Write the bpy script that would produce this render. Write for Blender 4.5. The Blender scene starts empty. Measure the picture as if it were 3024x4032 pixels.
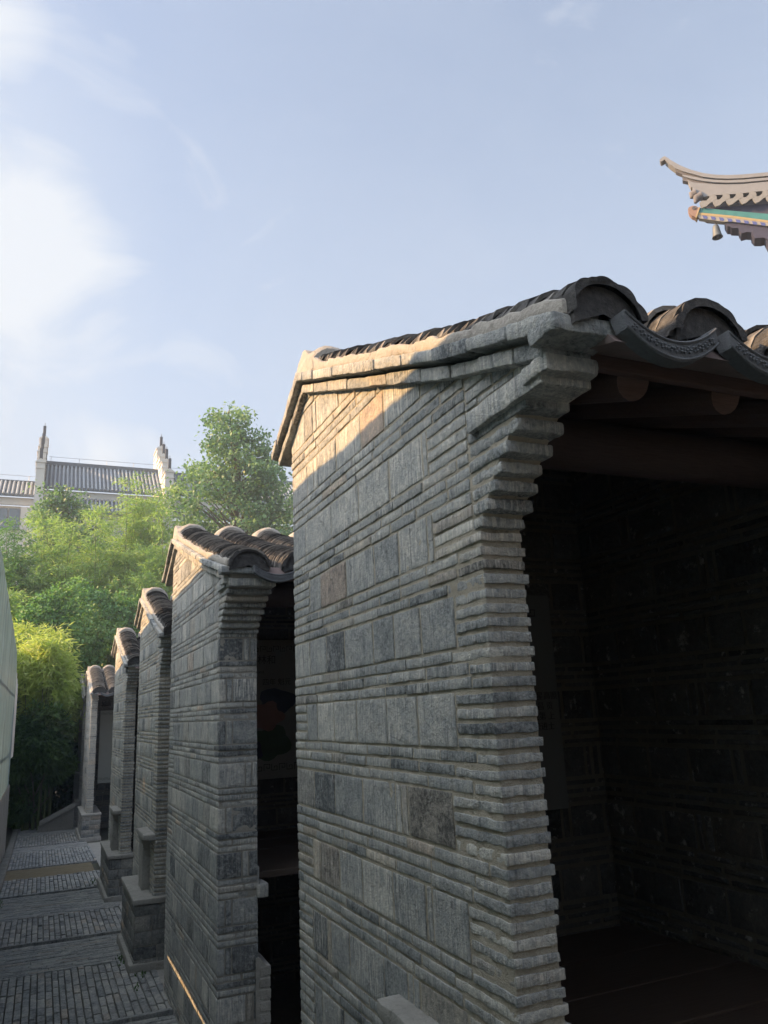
import bpy, math, random
import numpy as np
from mathutils import Vector, Matrix
random.seed(7)
RNG = np.random.default_rng(11)

# ------------------------------------------------------------------ camera, sky, sun
scn = bpy.context.scene
col = scn.collection
cam_d = bpy.data.cameras.new('camera'); cam = bpy.data.objects.new('camera', cam_d); col.objects.link(cam)
scn.camera = cam
cam_d.sensor_fit = 'VERTICAL'; cam_d.sensor_height = 36.0; cam_d.lens = 36.0 * 3028 / 4032
cam_d.clip_start = 0.05; cam_d.clip_end = 2000
Rc = Matrix(((0.91859332, -0.39258123, -0.04545652), (0.05790801, 0.24748415, -0.96715989), (0.39093859, 0.88579432, 0.25007088)))
# rows: camera right, camera down, camera forward, in world axes
m = Matrix((Rc[0], -Rc[1], -Rc[2])).transposed().to_4x4()
cam.matrix_world = m

SUNV = Vector((-1.0, 0.40, 0.60)).normalized()
SUN_EL = math.asin(SUNV.z); SUN_AZ = math.atan2(SUNV.x, SUNV.y)      # azimuth from +Y towards +X
world = bpy.data.worlds.new('World'); scn.world = world; world.use_nodes = True
scn.view_settings.view_transform = 'Standard'; scn.view_settings.look = 'None'
scn.view_settings.gamma = 1.0; scn.view_settings.exposure = 1.95
try: scn.view_settings.use_curve_mapping = False
except Exception: pass

def N(nt, t, x=0, y=0, **kw):
    n = nt.nodes.new(t); n.location = (x, y)
    for k, v in kw.items(): setattr(n, k, v)
    return n
def L(nt, a, b): nt.links.new(a, b)

def ramp(nt, pts, interp='LINEAR'):
    r = N(nt, 'ShaderNodeValToRGB'); cr = r.color_ramp; cr.interpolation = interp
    while len(cr.elements) > 1: cr.elements.remove(cr.elements[-1])
    cr.elements[0].position = pts[0][0]; c = pts[0][1]; cr.elements[0].color = (*c, 1) if len(c) == 3 else c
    for p, c in pts[1:]:
        e = cr.elements.new(p); e.color = (*c, 1) if len(c) == 3 else c
    return r
def mathn(nt, op, a, b=None, c=None, clamp=False):
    n = N(nt, 'ShaderNodeMath', operation=op); n.use_clamp = clamp
    for i, v in enumerate((a, b, c)):
        if v is None: continue
        if isinstance(v, (int, float)): n.inputs[i].default_value = v
        else: L(nt, v, n.inputs[i])
    return n.outputs[0]
def mixc(nt, f, a, b, blend='MIX'):
    n = N(nt, 'ShaderNodeMix', data_type='RGBA', blend_type=blend)
    for i, v in ((0, f), (6, a), (7, b)):
        if isinstance(v, (int, float)): n.inputs[i].default_value = v
        elif isinstance(v, tuple): n.inputs[i].default_value = (*v, 1)
        else: L(nt, v, n.inputs[i])
    return n.outputs[2]

def build_world():
    nt = world.node_tree; nt.nodes.clear()
    out = N(nt, 'ShaderNodeOutputWorld'); bg = N(nt, 'ShaderNodeBackground')
    sky = N(nt, 'ShaderNodeTexSky'); sky.sky_type = 'NISHITA'; sky.sun_disc = False
    sky.sun_elevation = SUN_EL; sky.sun_rotation = SUN_AZ; sky.air_density = 1.0; sky.dust_density = 2.4; sky.ozone_density = 1.6
    tc = N(nt, 'ShaderNodeTexCoord')
    sep = N(nt, 'ShaderNodeSeparateXYZ'); L(nt, tc.outputs['Generated'], sep.inputs[0])
    def cnoise(sc, det, dist, rough=.58):
        mp = N(nt, 'ShaderNodeMapping'); mp.inputs['Scale'].default_value = (1, 1, 1.7); L(nt, tc.outputs['Generated'], mp.inputs[0])
        n1 = N(nt, 'ShaderNodeTexNoise'); n1.inputs['Scale'].default_value = sc; n1.inputs['Detail'].default_value = det; n1.inputs['Roughness'].default_value = rough; n1.inputs['Distortion'].default_value = dist
        L(nt, mp.outputs[0], n1.inputs['Vector']); return n1.outputs['Fac']
    def lobe(d, wid):
        v = N(nt, 'ShaderNodeVectorMath', operation='DOT_PRODUCT'); L(nt, tc.outputs['Generated'], v.inputs[0])
        v.inputs[1].default_value = Vector(d).normalized()
        return mathn(nt, 'MULTIPLY_ADD', v.outputs['Value'], 1.0 / (1 - wid), -wid / (1 - wid), clamp=True)
    # cumulus at the left and low behind the houses
    s = None
    for d, w, k in (((-.085, .829, .54), .992, .31), ((-.045, .869, .490), .992, .30), ((-.10, .717, .693), .9975, .26), ((.045, .85, .53), .9985, .16), ((.075, .942, .318), .9985, .24), ((.02, .945, .31), .998, .16), ((.86, .45, .26), .97, .30)):
        t = mathn(nt, 'MULTIPLY', lobe(d, w), k); s = t if s is None else mathn(nt, 'ADD', s, t)
    v = mathn(nt, 'ADD', cnoise(5.0, 9, .9), s)
    fac = ramp(nt, [(0.60, (0, 0, 0)), (0.74, (.38, .38, .38)), (0.92, (.85, .85, .85))]); L(nt, v, fac.inputs[0])
    # thin high veil, whiter towards the horizon and towards the left
    hz = mathn(nt, 'MULTIPLY_ADD', sep.outputs[2], -1.35, .98, clamp=True)
    veil = mathn(nt, 'ADD', mathn(nt, 'MULTIPLY', lobe((-.35, .85, .5), .90), .45), mathn(nt, 'ADD', mathn(nt, 'MULTIPLY', hz, .62), mathn(nt, 'MULTIPLY_ADD', cnoise(3.0, 5, .3), .3, .24)), clamp=True)
    c0 = mixc(nt, veil, sky.outputs[0], (2.75, 3.05, 3.5))
    c1 = mixc(nt, fac.outputs[0], c0, (3.45, 3.6, 3.8))
    # added bright sky lobe, unseen high at the left, filling the shaded walls
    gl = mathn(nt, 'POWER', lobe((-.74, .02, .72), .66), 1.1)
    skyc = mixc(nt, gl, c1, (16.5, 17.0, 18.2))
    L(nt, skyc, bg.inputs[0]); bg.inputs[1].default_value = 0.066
    L(nt, bg.outputs[0], out.inputs[0])
build_world()

sun_d = bpy.data.lights.new('sun', 'SUN'); sun_d.energy = 2.8; sun_d.angle = math.radians(0.53); sun_d.color = (1.0, 0.60, 0.27)
sun = bpy.data.objects.new('sun', sun_d); col.objects.link(sun)
sun.rotation_euler = (-SUNV).to_track_quat('-Z', 'Y').to_euler(); sun.location = SUNV * 60

# ------------------------------------------------------------------ helpers
def tag(o, label=None, cat=None, group=None, kind=None):
    if label: o['label'] = label
    if cat: o['category'] = cat
    if group: o['group'] = group
    if kind: o['kind'] = kind
    return o
def empty(name, loc=(0, 0, 0)):
    o = bpy.data.objects.new(name, None); o.location = loc; o.empty_display_size = 0.2; col.objects.link(o); return o

def hash3(ix, iy, iz, s):
    h = (ix * 374761393 + iy * 668265263 + iz * 2147483647 + s * 1274126177) & 0xffffffff
    h = ((h ^ (h >> 13)) * 1274126177) & 0xffffffff
    h = h ^ (h >> 16)
    return (h & 0xffff) / 65535.0
def vnoise(p, sc, seed=0):
    q = p * sc; i = np.floor(q).astype(np.int64); f = q - i; f = f * f * (3 - 2 * f)
    r = 0
    for dx in (0, 1):
        for dy in (0, 1):
            for dz in (0, 1):
                w = (f[:, 0] if dx else 1 - f[:, 0]) * (f[:, 1] if dy else 1 - f[:, 1]) * (f[:, 2] if dz else 1 - f[:, 2])
                r = r + w * hash3(i[:, 0] + dx, i[:, 1] + dy, i[:, 2] + dz, seed)
    return r - 0.5

class MB:
    """collects quads; attributes per vertex"""
    def __init__(s): s.v = []; s.f = []; s.c = []; s.n = 0
    def add(s, v, f, c=None):
        v = np.asarray(v, float); f = np.asarray(f, int)
        s.v.append(v); s.f.append(f + s.n); s.n += len(v)
        if c is None: c = RNG.random(3)
        c = np.asarray(c, float)
        s.c.append(np.tile(c, (len(v), 1)) if c.ndim == 1 else c)
    def verts(s): return np.concatenate(s.v)
    def build(s, name, mat, parent=None, smooth=False, post=None, loc=(0, 0, 0), sharp=None):
        V = np.concatenate(s.v)
        if post: V = post(V)
        C = np.concatenate(s.c)
        me = bpy.data.meshes.new(name)
        fs = [f for f in s.f if len(f)]
        idx = np.concatenate([f.ravel() for f in fs]); tot = np.concatenate([np.full(len(f), f.shape[1]) for f in fs])
        me.vertices.add(len(V)); me.vertices.foreach_set('co', (V - np.array(loc)).ravel())
        me.loops.add(len(idx)); me.loops.foreach_set('vertex_index', idx)
        me.polygons.add(len(tot)); st = np.concatenate([[0], np.cumsum(tot)[:-1]])
        me.polygons.foreach_set('loop_start', st)
        try: me.polygons.foreach_set('loop_total', tot)
        except Exception: pass
        me.polygons.foreach_set('use_smooth', np.full(len(tot), smooth))
        me.update(calc_edges=True)
        at = me.attributes.new('rnd', 'FLOAT_COLOR', 'POINT'); at.data.foreach_set('color', np.concatenate([C, np.ones((len(C), 1))], 1).ravel())
        me.validate()
        me.materials.append(mat)
        o = bpy.data.objects.new(name, me); col.objects.link(o)
        if parent: o.parent = parent
        else: o.location = loc
        return o

_tpl = {}
def grid_faces(nu, nv, off=0):
    a = np.arange((nu - 1) * (nv - 1)); i = a // (nv - 1); j = a % (nv - 1)
    q = i * nv + j + off
    return np.stack([q, q + nv, q + nv + 1, q + 1], 1)
def cuts(lo, hi, r, res):
    if hi - lo <= 2.2 * r: return np.array([lo, hi])
    n = max(1, int(round((hi - lo - 2 * r) / res)))
    return np.concatenate([[lo], np.linspace(lo + r, hi - r, n + 1), [hi]])
def box(mb, lo, hi, r=0.004, res=0.02, c=None, amp=0.0, seed=0, fn=None, faces='xXyYzZ'):
    """a rounded, optionally rough box; fn maps the final points"""
    lo = np.minimum(lo, hi).astype(float); hi = np.maximum(lo, hi).astype(float)
    cu = [cuts(lo[k], hi[k], r, res) for k in range(3)]
    V = []; F = []; n = 0
    for k, ch in enumerate('xyz'):
        a, b = [(1, 2), (2, 0), (0, 1)][k]
        A, B = np.meshgrid(cu[a], cu[b], indexing='ij')
        for side, cc in ((0, ch), (1, ch.upper())):
            if cc not in faces: continue
            P = np.zeros((A.size, 3)); P[:, a] = A.ravel(); P[:, b] = B.ravel(); P[:, k] = lo[k] if side == 0 else hi[k]
            f = grid_faces(len(cu[a]), len(cu[b]), n)
            if side == 0: f = f[:, ::-1]
            V.append(P); F.append(f); n += len(P)
    P = np.concatenate(V); F = np.concatenate(F)
    if r > 0:
        rr = np.minimum(r, (hi - lo) * 0.49)
        q = np.clip(P, lo + rr, hi - rr); d = P - q; ln = np.linalg.norm(d, axis=1, keepdims=True)
        P = q + np.where(ln > r, d / np.maximum(ln, 1e-9) * r, d)
    if amp:
        off = seed * 3.17
        for k in range(3):
            P[:, k] += amp * (vnoise(P + off, 28, k + seed) * 1.2 + vnoise(P + off, 80, k + 5 + seed) * 0.9)
    if fn is not None: P = fn(P)
    mb.add(P, F, c)

def tube(mb, pts, rad, seg=8, c=None, cap=True):
    pts = [Vector(p) for p in pts]; n = len(pts)
    rads = rad if hasattr(rad, '__len__') else [rad] * n
    V = []; 
    for i, p in enumerate(pts):
        t = (pts[min(i + 1, n - 1)] - pts[max(i - 1, 0)]).normalized()
        u = t.cross(Vector((0, 0, 1)));
        if u.length < 1e-3: u = Vector((1, 0, 0))
        u.normalize(); w = t.cross(u)
        for k in range(seg):
            a = 2 * math.pi * k / seg
            V.append(p + (u * math.cos(a) + w * math.sin(a)) * rads[i])
    F = []
    for i in range(n - 1):
        for k in range(seg):
            k2 = (k + 1) % seg
            F.append((i * seg + k, i * seg + k2, (i + 1) * seg + k2, (i + 1) * seg + k))
    V = [tuple(v) for v in V]
    if c is None: c = RNG.random(3)
    mb.add(V, F, c)
    if cap:
        for i, s in ((0, -1), (n - 1, 1)):
            ring = V[i * seg:(i + 1) * seg]; ctr = tuple(pts[i])
            mb.add(ring + [ctr], [((k + 1) % seg, k, seg) if s < 0 else (k, (k + 1) % seg, seg) for k in range(seg)], c)

def prism(mb, poly, axis, lo, hi, c=None):
    """closed polygon extruded along an axis; poly in the two other axes (in x,y,z order)"""
    n = len(poly); oth = [k for k in range(3) if k != axis]; V = np.zeros((2 * n, 3))
    for i, (a, b) in enumerate(poly):
        for s, w in ((0, lo), (1, hi)):
            V[i + s * n, oth[0]] = a; V[i + s * n, oth[1]] = b; V[i + s * n, axis] = w
    if c is None: c = RNG.random(3)
    mb.add(V, [(i, (i + 1) % n, (i + 1) % n + n, i + n) for i in range(n)], c)
    mb.add(V, [list(range(n))[::-1]], c); mb.add(V, [list(range(n, 2 * n))], c)

# ------------------------------------------------------------------ materials
def newmat(name):
    mt = bpy.data.materials.new(name); mt.use_nodes = True; nt = mt.node_tree; nt.nodes.clear()
    out = N(nt, 'ShaderNodeOutputMaterial'); p = N(nt, 'ShaderNodeBsdfPrincipled'); L(nt, p.outputs[0], out.inputs[0])
    return mt, nt, p, out
def noise(nt, scale, detail=4, rough=0.55, vec=None, mapscale=None):
    n = N(nt, 'ShaderNodeTexNoise'); n.inputs['Scale'].default_value = scale; n.inputs['Detail'].default_value = detail; n.inputs['Roughness'].default_value = rough
    if vec is None: vec = N(nt, 'ShaderNodeNewGeometry').outputs['Position']
    if mapscale:
        mp = N(nt, 'ShaderNodeMapping'); mp.inputs['Scale'].default_value = mapscale; L(nt, vec, mp.inputs['Vector']); vec = mp.outputs[0]
    L(nt, vec, n.inputs['Vector']); return n.outputs['Fac']
def bump(nt, p, h, strength, dist):
    b = N(nt, 'ShaderNodeBump'); b.inputs['Strength'].default_value = strength; b.inputs['Distance'].default_value = dist
    L(nt, h, b.inputs['Height']); L(nt, b.outputs[0], p.inputs['Normal'])

def mat_brick(name='old_brick', tone=1.0, streak=1.0):
    mt, nt, p, out = newmat(name)
    at = N(nt, 'ShaderNodeAttribute', attribute_name='rnd'); sp = N(nt, 'ShaderNodeSeparateColor'); L(nt, at.outputs['Color'], sp.inputs[0])
    T = tone
    base = ramp(nt, [(0, (.06*T, .066*T, .07*T)), (.2, (.13*T, .14*T, .142*T)), (.5, (.20*T, .208*T, .203*T)), (.8, (.265*T, .264*T, .245*T)), (1, (.36*T, .352*T, .315*T))])
    big = noise(nt, 9, 4); fine = noise(nt, 70, 5, 0.65)
    v = mathn(nt, 'ADD', sp.outputs[0], mathn(nt, 'MULTIPLY_ADD', big, 1.0, -0.5), clamp=True)
    v = mathn(nt, 'ADD', v, mathn(nt, 'MULTIPLY_ADD', noise(nt, 26, 6, .75), 1.3, -0.65), clamp=True)
    v = mathn(nt, 'ADD', v, mathn(nt, 'MULTIPLY_ADD', fine, 1.2, -0.6), clamp=True)
    L(nt, v, base.inputs[0])
    hue = ramp(nt, [(0.0, (1.10, .98, .88)), (.08, (1, 1, 1)), (.95, (1, 1, 1)), (.975, (1.10, .98, .86)), (.99, (1.14, .98, .87)), (1, (1.2, .97, .84))]); L(nt, sp.outputs[1], hue.inputs[0])
    c1 = mixc(nt, 1.0, base.outputs[0], hue.outputs[0], 'MULTIPLY')
    # rain streaks running down, lime bloom patches
    st = noise(nt, 1.0, 5, 0.7, mapscale=(110, 110, 7))
    sr = ramp(nt, [(.50, (0, 0, 0)), (.60, (1, 1, 1))]); L(nt, st, sr.inputs[0])
    stm = mathn(nt, 'MULTIPLY', sr.outputs[0], mathn(nt, 'MULTIPLY', sp.outputs[2], 0.75 * streak))
    c2 = mixc(nt, stm, c1, (.46*T, .44*T, .39*T))
    ds = noise(nt, 1.0, 4, 0.7, mapscale=(60, 60, 3)); dr = ramp(nt, [(.30, (1, 1, 1)), (.44, (0, 0, 0))]); L(nt, ds, dr.inputs[0])
    c3 = mixc(nt, mathn(nt, 'MULTIPLY', dr.outputs[0], 0.55), c2, (.055, .062, .068))
    lm = noise(nt, 16, 6, 0.7); lr = ramp(nt, [(.585, (0, 0, 0)), (.68, (1, 1, 1))]); L(nt, lm, lr.inputs[0])
    c4 = mixc(nt, mathn(nt, 'MULTIPLY', lr.outputs[0], 0.6), c3, (.47, .46, .43))
    L(nt, c4, p.inputs['Base Color']); p.inputs['Roughness'].default_value = 0.92; p.inputs['Specular IOR Level'].default_value = 0.25
    h = mathn(nt, 'ADD', mathn(nt, 'MULTIPLY', noise(nt, 160, 5, 0.7), 0.5), mathn(nt, 'MULTIPLY', st, 0.22)); h = mathn(nt, 'ADD', h, noise(nt, 40, 4))
    h = mathn(nt, 'ADD', h, mathn(nt, 'MULTIPLY', lr.outputs[0], .5)); bump(nt, p, h, 1.0, 0.008)
    return mt
def mat_mortar(name, a, b, sc=60, bd=0.008, moss=0.0):
    mt, nt, p, out = newmat(name)
    n1 = noise(nt, sc, 6, 0.7); n2 = noise(nt, 7, 4)
    r = ramp(nt, [(.25, a), (.75, b)]); L(nt, mathn(nt, 'MULTIPLY_ADD', n2, 0.5, mathn(nt, 'MULTIPLY', n1, 0.5)), r.inputs[0])
    c = r.outputs[0]
    n3 = noise(nt, 22, 6, .75); rr = ramp(nt, [(.56, (0, 0, 0)), (.68, (1, 1, 1))]); L(nt, n3, rr.inputs[0])
    c = mixc(nt, mathn(nt, 'MULTIPLY', rr.outputs[0], 0.55), c, tuple(x * .45 for x in a))
    if moss:
        n4 = noise(nt, 3.5, 6, .7); r4 = ramp(nt, [(.5, (0, 0, 0)), (.62, (1, 1, 1))]); L(nt, n4, r4.inputs[0])
        c = mixc(nt, mathn(nt, 'MULTIPLY', r4.outputs[0], moss), c, (.045, .06, .025))
    L(nt, c, p.inputs['Base Color']); p.inputs['Roughness'].default_value = 0.96; p.inputs['Specular IOR Level'].default_value = 0.2
    bump(nt, p, mathn(nt, 'ADD', n1, noise(nt, sc * 2.6, 4, .7)), 1.0, bd)
    return mt
def mat_simple(name, rgb, rough=0.8, var=0.25, sc=20, bd=0.003, spec=0.4, metallic=0.0, attr=0.0, mapscale=None):
    mt, nt, p, out = newmat(name)
    n1 = noise(nt, sc, 5, .65, mapscale=mapscale)
    c = mixc(nt, n1, tuple(x * (1 - var) for x in rgb), tuple(min(1, x * (1 + var)) for x in rgb))
    if attr:
        at = N(nt, 'ShaderNodeAttribute', attribute_name='rnd'); sp = N(nt, 'ShaderNodeSeparateColor'); L(nt, at.outputs['Color'], sp.inputs[0])
        g = mathn(nt, 'MULTIPLY_ADD', sp.outputs[0], attr, 1 - attr * .5)
        cc = N(nt, 'ShaderNodeCombineColor')
        for k in range(3): L(nt, g, cc.inputs[k])
        c = mixc(nt, 1.0, c, cc.outputs[0], 'MULTIPLY')
    L(nt, c, p.inputs['Base Color']); p.inputs['Roughness'].default_value = rough; p.inputs['Specular IOR Level'].default_value = spec; p.inputs['Metallic'].default_value = metallic
    if bd: bump(nt, p, n1, 0.7, bd)
    return mt
def mat_leaf(name, dark, mid, light, trans=0.35):
    mt, nt, p, out = newmat(name)
    at = N(nt, 'ShaderNodeAttribute', attribute_name='rnd'); sp = N(nt, 'ShaderNodeSeparateColor'); L(nt, at.outputs['Color'], sp.inputs[0])
    r = ramp(nt, [(0, dark), (.5, mid), (1, light)])
    n2 = noise(nt, 0.9, 3)
    L(nt, mathn(nt, 'ADD', mathn(nt, 'MULTIPLY', sp.outputs[0], .65), mathn(nt, 'MULTIPLY_ADD', n2, 1.1, -.38), clamp=True), r.inputs[0])
    L(nt, r.outputs[0], p.inputs['Base Color']); p.inputs['Roughness'].default_value = 0.5; p.inputs['Specular IOR Level'].default_value = 0.35
    tr = N(nt, 'ShaderNodeBsdfTranslucent'); hs = mixc(nt, 1.0, r.outputs[0], (1.1, 1.25, .7), 'MULTIPLY'); L(nt, hs, tr.inputs[0])
    mx = N(nt, 'ShaderNodeMixShader'); mx.inputs[0].default_value = trans; L(nt, p.outputs[0], mx.inputs[1]); L(nt, tr.outputs[0], mx.inputs[2]); L(nt, mx.outputs[0], out.inputs[0])
    return mt

M = {}
M['brick'] = mat_brick(tone=1.6)
M['brick_shade_toned'] = mat_brick('shade_toned_inner_brick', .34, .3)  # inner brick darkened in its colour to stand in for the cells' shade
M['mortar'] = mat_mortar('sandy_mortar', (.35, .315, .245), (.58, .53, .43), 90, .008)
M['mortar_side'] = mat_mortar('grey_mortar', (.26, .25, .225), (.42, .40, .35), 90, .006)
M['mortar_shade_toned'] = mat_mortar('shade_toned_mortar', (.09, .085, .072), (.17, .155, .125), 90, .006)  # joints darkened too, the interior shade painted into their colour
M['plaster'] = mat_mortar('lime_plaster', (.30, .28, .25), (.46, .43, .38), 26, .008)
M['stone'] = mat_mortar('worn_stone', (.22, .22, .20), (.40, .39, .36), 40, .005)
M['concrete'] = mat_mortar('old_render', (.13, .13, .12), (.25, .25, .23), 20, .005, moss=.35)
def mat_tile(name, a, b, lip):
    mt, nt, p, out = newmat(name)
    n1 = noise(nt, 45, 6, .7); r = ramp(nt, [(.3, a), (.75, b)]); L(nt, n1, r.inputs[0])
    at = N(nt, 'ShaderNodeAttribute', attribute_name='rnd'); sp = N(nt, 'ShaderNodeSeparateColor'); L(nt, at.outputs['Color'], sp.inputs[0])
    e = ramp(nt, [(.62, (0, 0, 0)), (.9, (1, 1, 1))]); L(nt, mathn(nt, 'MULTIPLY_ADD', noise(nt, 30, 4, .6), .5, mathn(nt, 'ADD', sp.outputs[2], -.22)), e.inputs[0])
    g = mathn(nt, 'MULTIPLY_ADD', sp.outputs[0], .7, .65); cc = N(nt, 'ShaderNodeCombineColor')
    for k in range(3): L(nt, g, cc.inputs[k])
    c = mixc(nt, 1.0, r.outputs[0], cc.outputs[0], 'MULTIPLY'); c = mixc(nt, mathn(nt, 'MULTIPLY', e.outputs[0], .8), c, lip)
    L(nt, c, p.inputs['Base Color']); p.inputs['Roughness'].default_value = .9; p.inputs['Specular IOR Level'].default_value = .25
    bump(nt, p, mathn(nt, 'ADD', n1, noise(nt, 120, 4, .7)), 1.0, .004); return mt
M['tile'] = mat_tile('clay_roof_tile', (.038, .038, .04), (.125, .12, .112), (.32, .30, .27))
M['tile_pan'] = mat_tile('clay_pan_tile', (.05, .047, .042), (.17, .15, .12), (.34, .31, .25))
M['wood'] = mat_simple('red_brown_timber', (.10, .062, .052), .75, .5, 18, .003, mapscale=(1, 12, 12))
M['dark_timber'] = mat_simple('dark_purlin_timber', (.045, .032, .03), .8, .5, 14, .004, mapscale=(1, 10, 10))  # purlin tone, darker than the other timber
M['plank'] = mat_simple('worn_plank', (.05, .036, .028), .6, .45, 12, .003, mapscale=(1, 8, 8))
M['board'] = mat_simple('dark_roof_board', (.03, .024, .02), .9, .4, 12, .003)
M['ochre'] = mat_simple('stained_fillet', (.20, .155, .145), .9, .5, 9, .006)
M['paver'] = mat_brick('paving_brick', 1.45, .25)
M['ground'] = mat_mortar('packed_earth', (.05, .052, .043), (.12, .115, .09), 30, .006, moss=.5)
M['sand'] = mat_mortar('sandy_ground', (.13, .11, .07), (.24, .2, .13), 30, .006)
M['bamboo'] = mat_leaf('bamboo_leaf', (.10, .19, .06), (.25, .38, .13), (.46, .54, .23), .48)
M['bamboo_bright'] = mat_leaf('bright_bamboo_leaf', (.20, .27, .07), (.44, .52, .16), (.68, .70, .30), .5)
M['vine'] = mat_leaf('vine_leaf', (.04, .10, .035), (.11, .24, .08), (.26, .42, .16), .38)
M['darkleaf'] = mat_leaf('shade_leaf', (.025, .06, .02), (.07, .14, .04), (.17, .26, .07), .3)
M['treeleaf'] = mat_leaf('broad_leaf', (.06, .13, .06), (.16, .28, .13), (.38, .48, .25), .38)
M['bark'] = mat_simple('bark', (.14, .12, .09), .9, .4, 20, .01)
M['culm'] = mat_simple('bamboo_culm', (.12, .15, .05), .6, .3, 10, 0)
M['white'] = mat_simple('white_render', (.62, .60, .55), .85, .08, 3, 0)
M['slate'] = mat_simple('blue_grey_tile', (.10, .125, .15), .6, .25, 9, 0, attr=.5)
M['slate_light'] = mat_simple('pale_tile_row', (.24, .275, .30), .55, .25, 9, 0, attr=.4)
M['finial'] = mat_simple('dark_finial', (.05, .055, .065), .6, .2, 9, 0)
M['glass'] = mat_simple('window_glass', (.16, .2, .23), .12, .15, 1, 0, spec=.8)
M['metal'] = mat_simple('grey_metal', (.3, .31, .32), .5, .1, 9, 0, metallic=.6)
M['bronze'] = mat_simple('aged_bronze', (.13, .14, .14), .6, .3, 30, .002, metallic=.5)
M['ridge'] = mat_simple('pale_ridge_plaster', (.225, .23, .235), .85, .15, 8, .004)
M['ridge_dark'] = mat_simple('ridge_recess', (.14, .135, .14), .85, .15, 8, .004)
M['eavetile'] = mat_simple('grey_eave_tile', (.22, .22, .21), .8, .3, 20, .004)
M['teal'] = mat_simple('teal_paint', (.05, .19, .18), .6, .35, 7, .002)
M['gold'] = mat_simple('gold_paint', (.36, .27, .13), .6, .25, 12, .002)
M['blue'] = mat_simple('blue_paint', (.08, .10, .27), .6, .3, 12, .002)
M['cream'] = mat_simple('cream_paint', (.30, .28, .24), .6, .2, 12, .002)
M['terracotta'] = mat_simple('faded_orange_paint', (.26, .17, .13), .7, .35, 9, .003)
M['bracket'] = mat_simple('dark_bracket_timber', (.055, .055, .085), .8, .3, 12, .003)
M['poster'] = mat_simple('grey_green_panel', (.22, .23, .21), .7, .06, 5, 0)
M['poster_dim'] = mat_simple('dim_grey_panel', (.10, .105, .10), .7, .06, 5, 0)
M['ink'] = mat_simple('black_ink', (.02, .02, .02), .7, .1, 5, 0)
M['pink'] = mat_simple('faded_rose_ink', (.30, .17, .15), .7, .3, 9, 0)
M['navy'] = mat_simple('navy_ink', (.03, .045, .09), .7, .2, 9, 0)
M['leafgreen'] = mat_simple('green_ink', (.05, .1, .06), .7, .3, 9, 0)
def mat_hoard():
    mt, nt, p, out = newmat('glossy_hoarding_sheet')
    st = noise(nt, 1.0, 5, .7, mapscale=(1, 14, .5)); r = ramp(nt, [(.40, (.10, .15, .17)), (.54, (.24, .31, .31)), (.66, (.55, .60, .58))]); L(nt, st, r.inputs[0])
    L(nt, r.outputs[0], p.inputs['Base Color']); p.inputs['Roughness'].default_value = 0.24; p.inputs['Specular IOR Level'].default_value = 0.8
    tr = N(nt, 'ShaderNodeBsdfTranslucent'); tr.inputs[0].default_value = (.40, .50, .54, 1); mx = N(nt, 'ShaderNodeMixShader'); mx.inputs[0].default_value = .42
    L(nt, p.outputs[0], mx.inputs[1]); L(nt, tr.outputs[0], mx.inputs[2]); L(nt, mx.outputs[0], out.inputs[0])
    bump(nt, p, noise(nt, 1.0, 3, .6, mapscale=(1, 9, .5)), .8, .03)
    return mt
M['hoard'] = mat_hoard()

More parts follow.
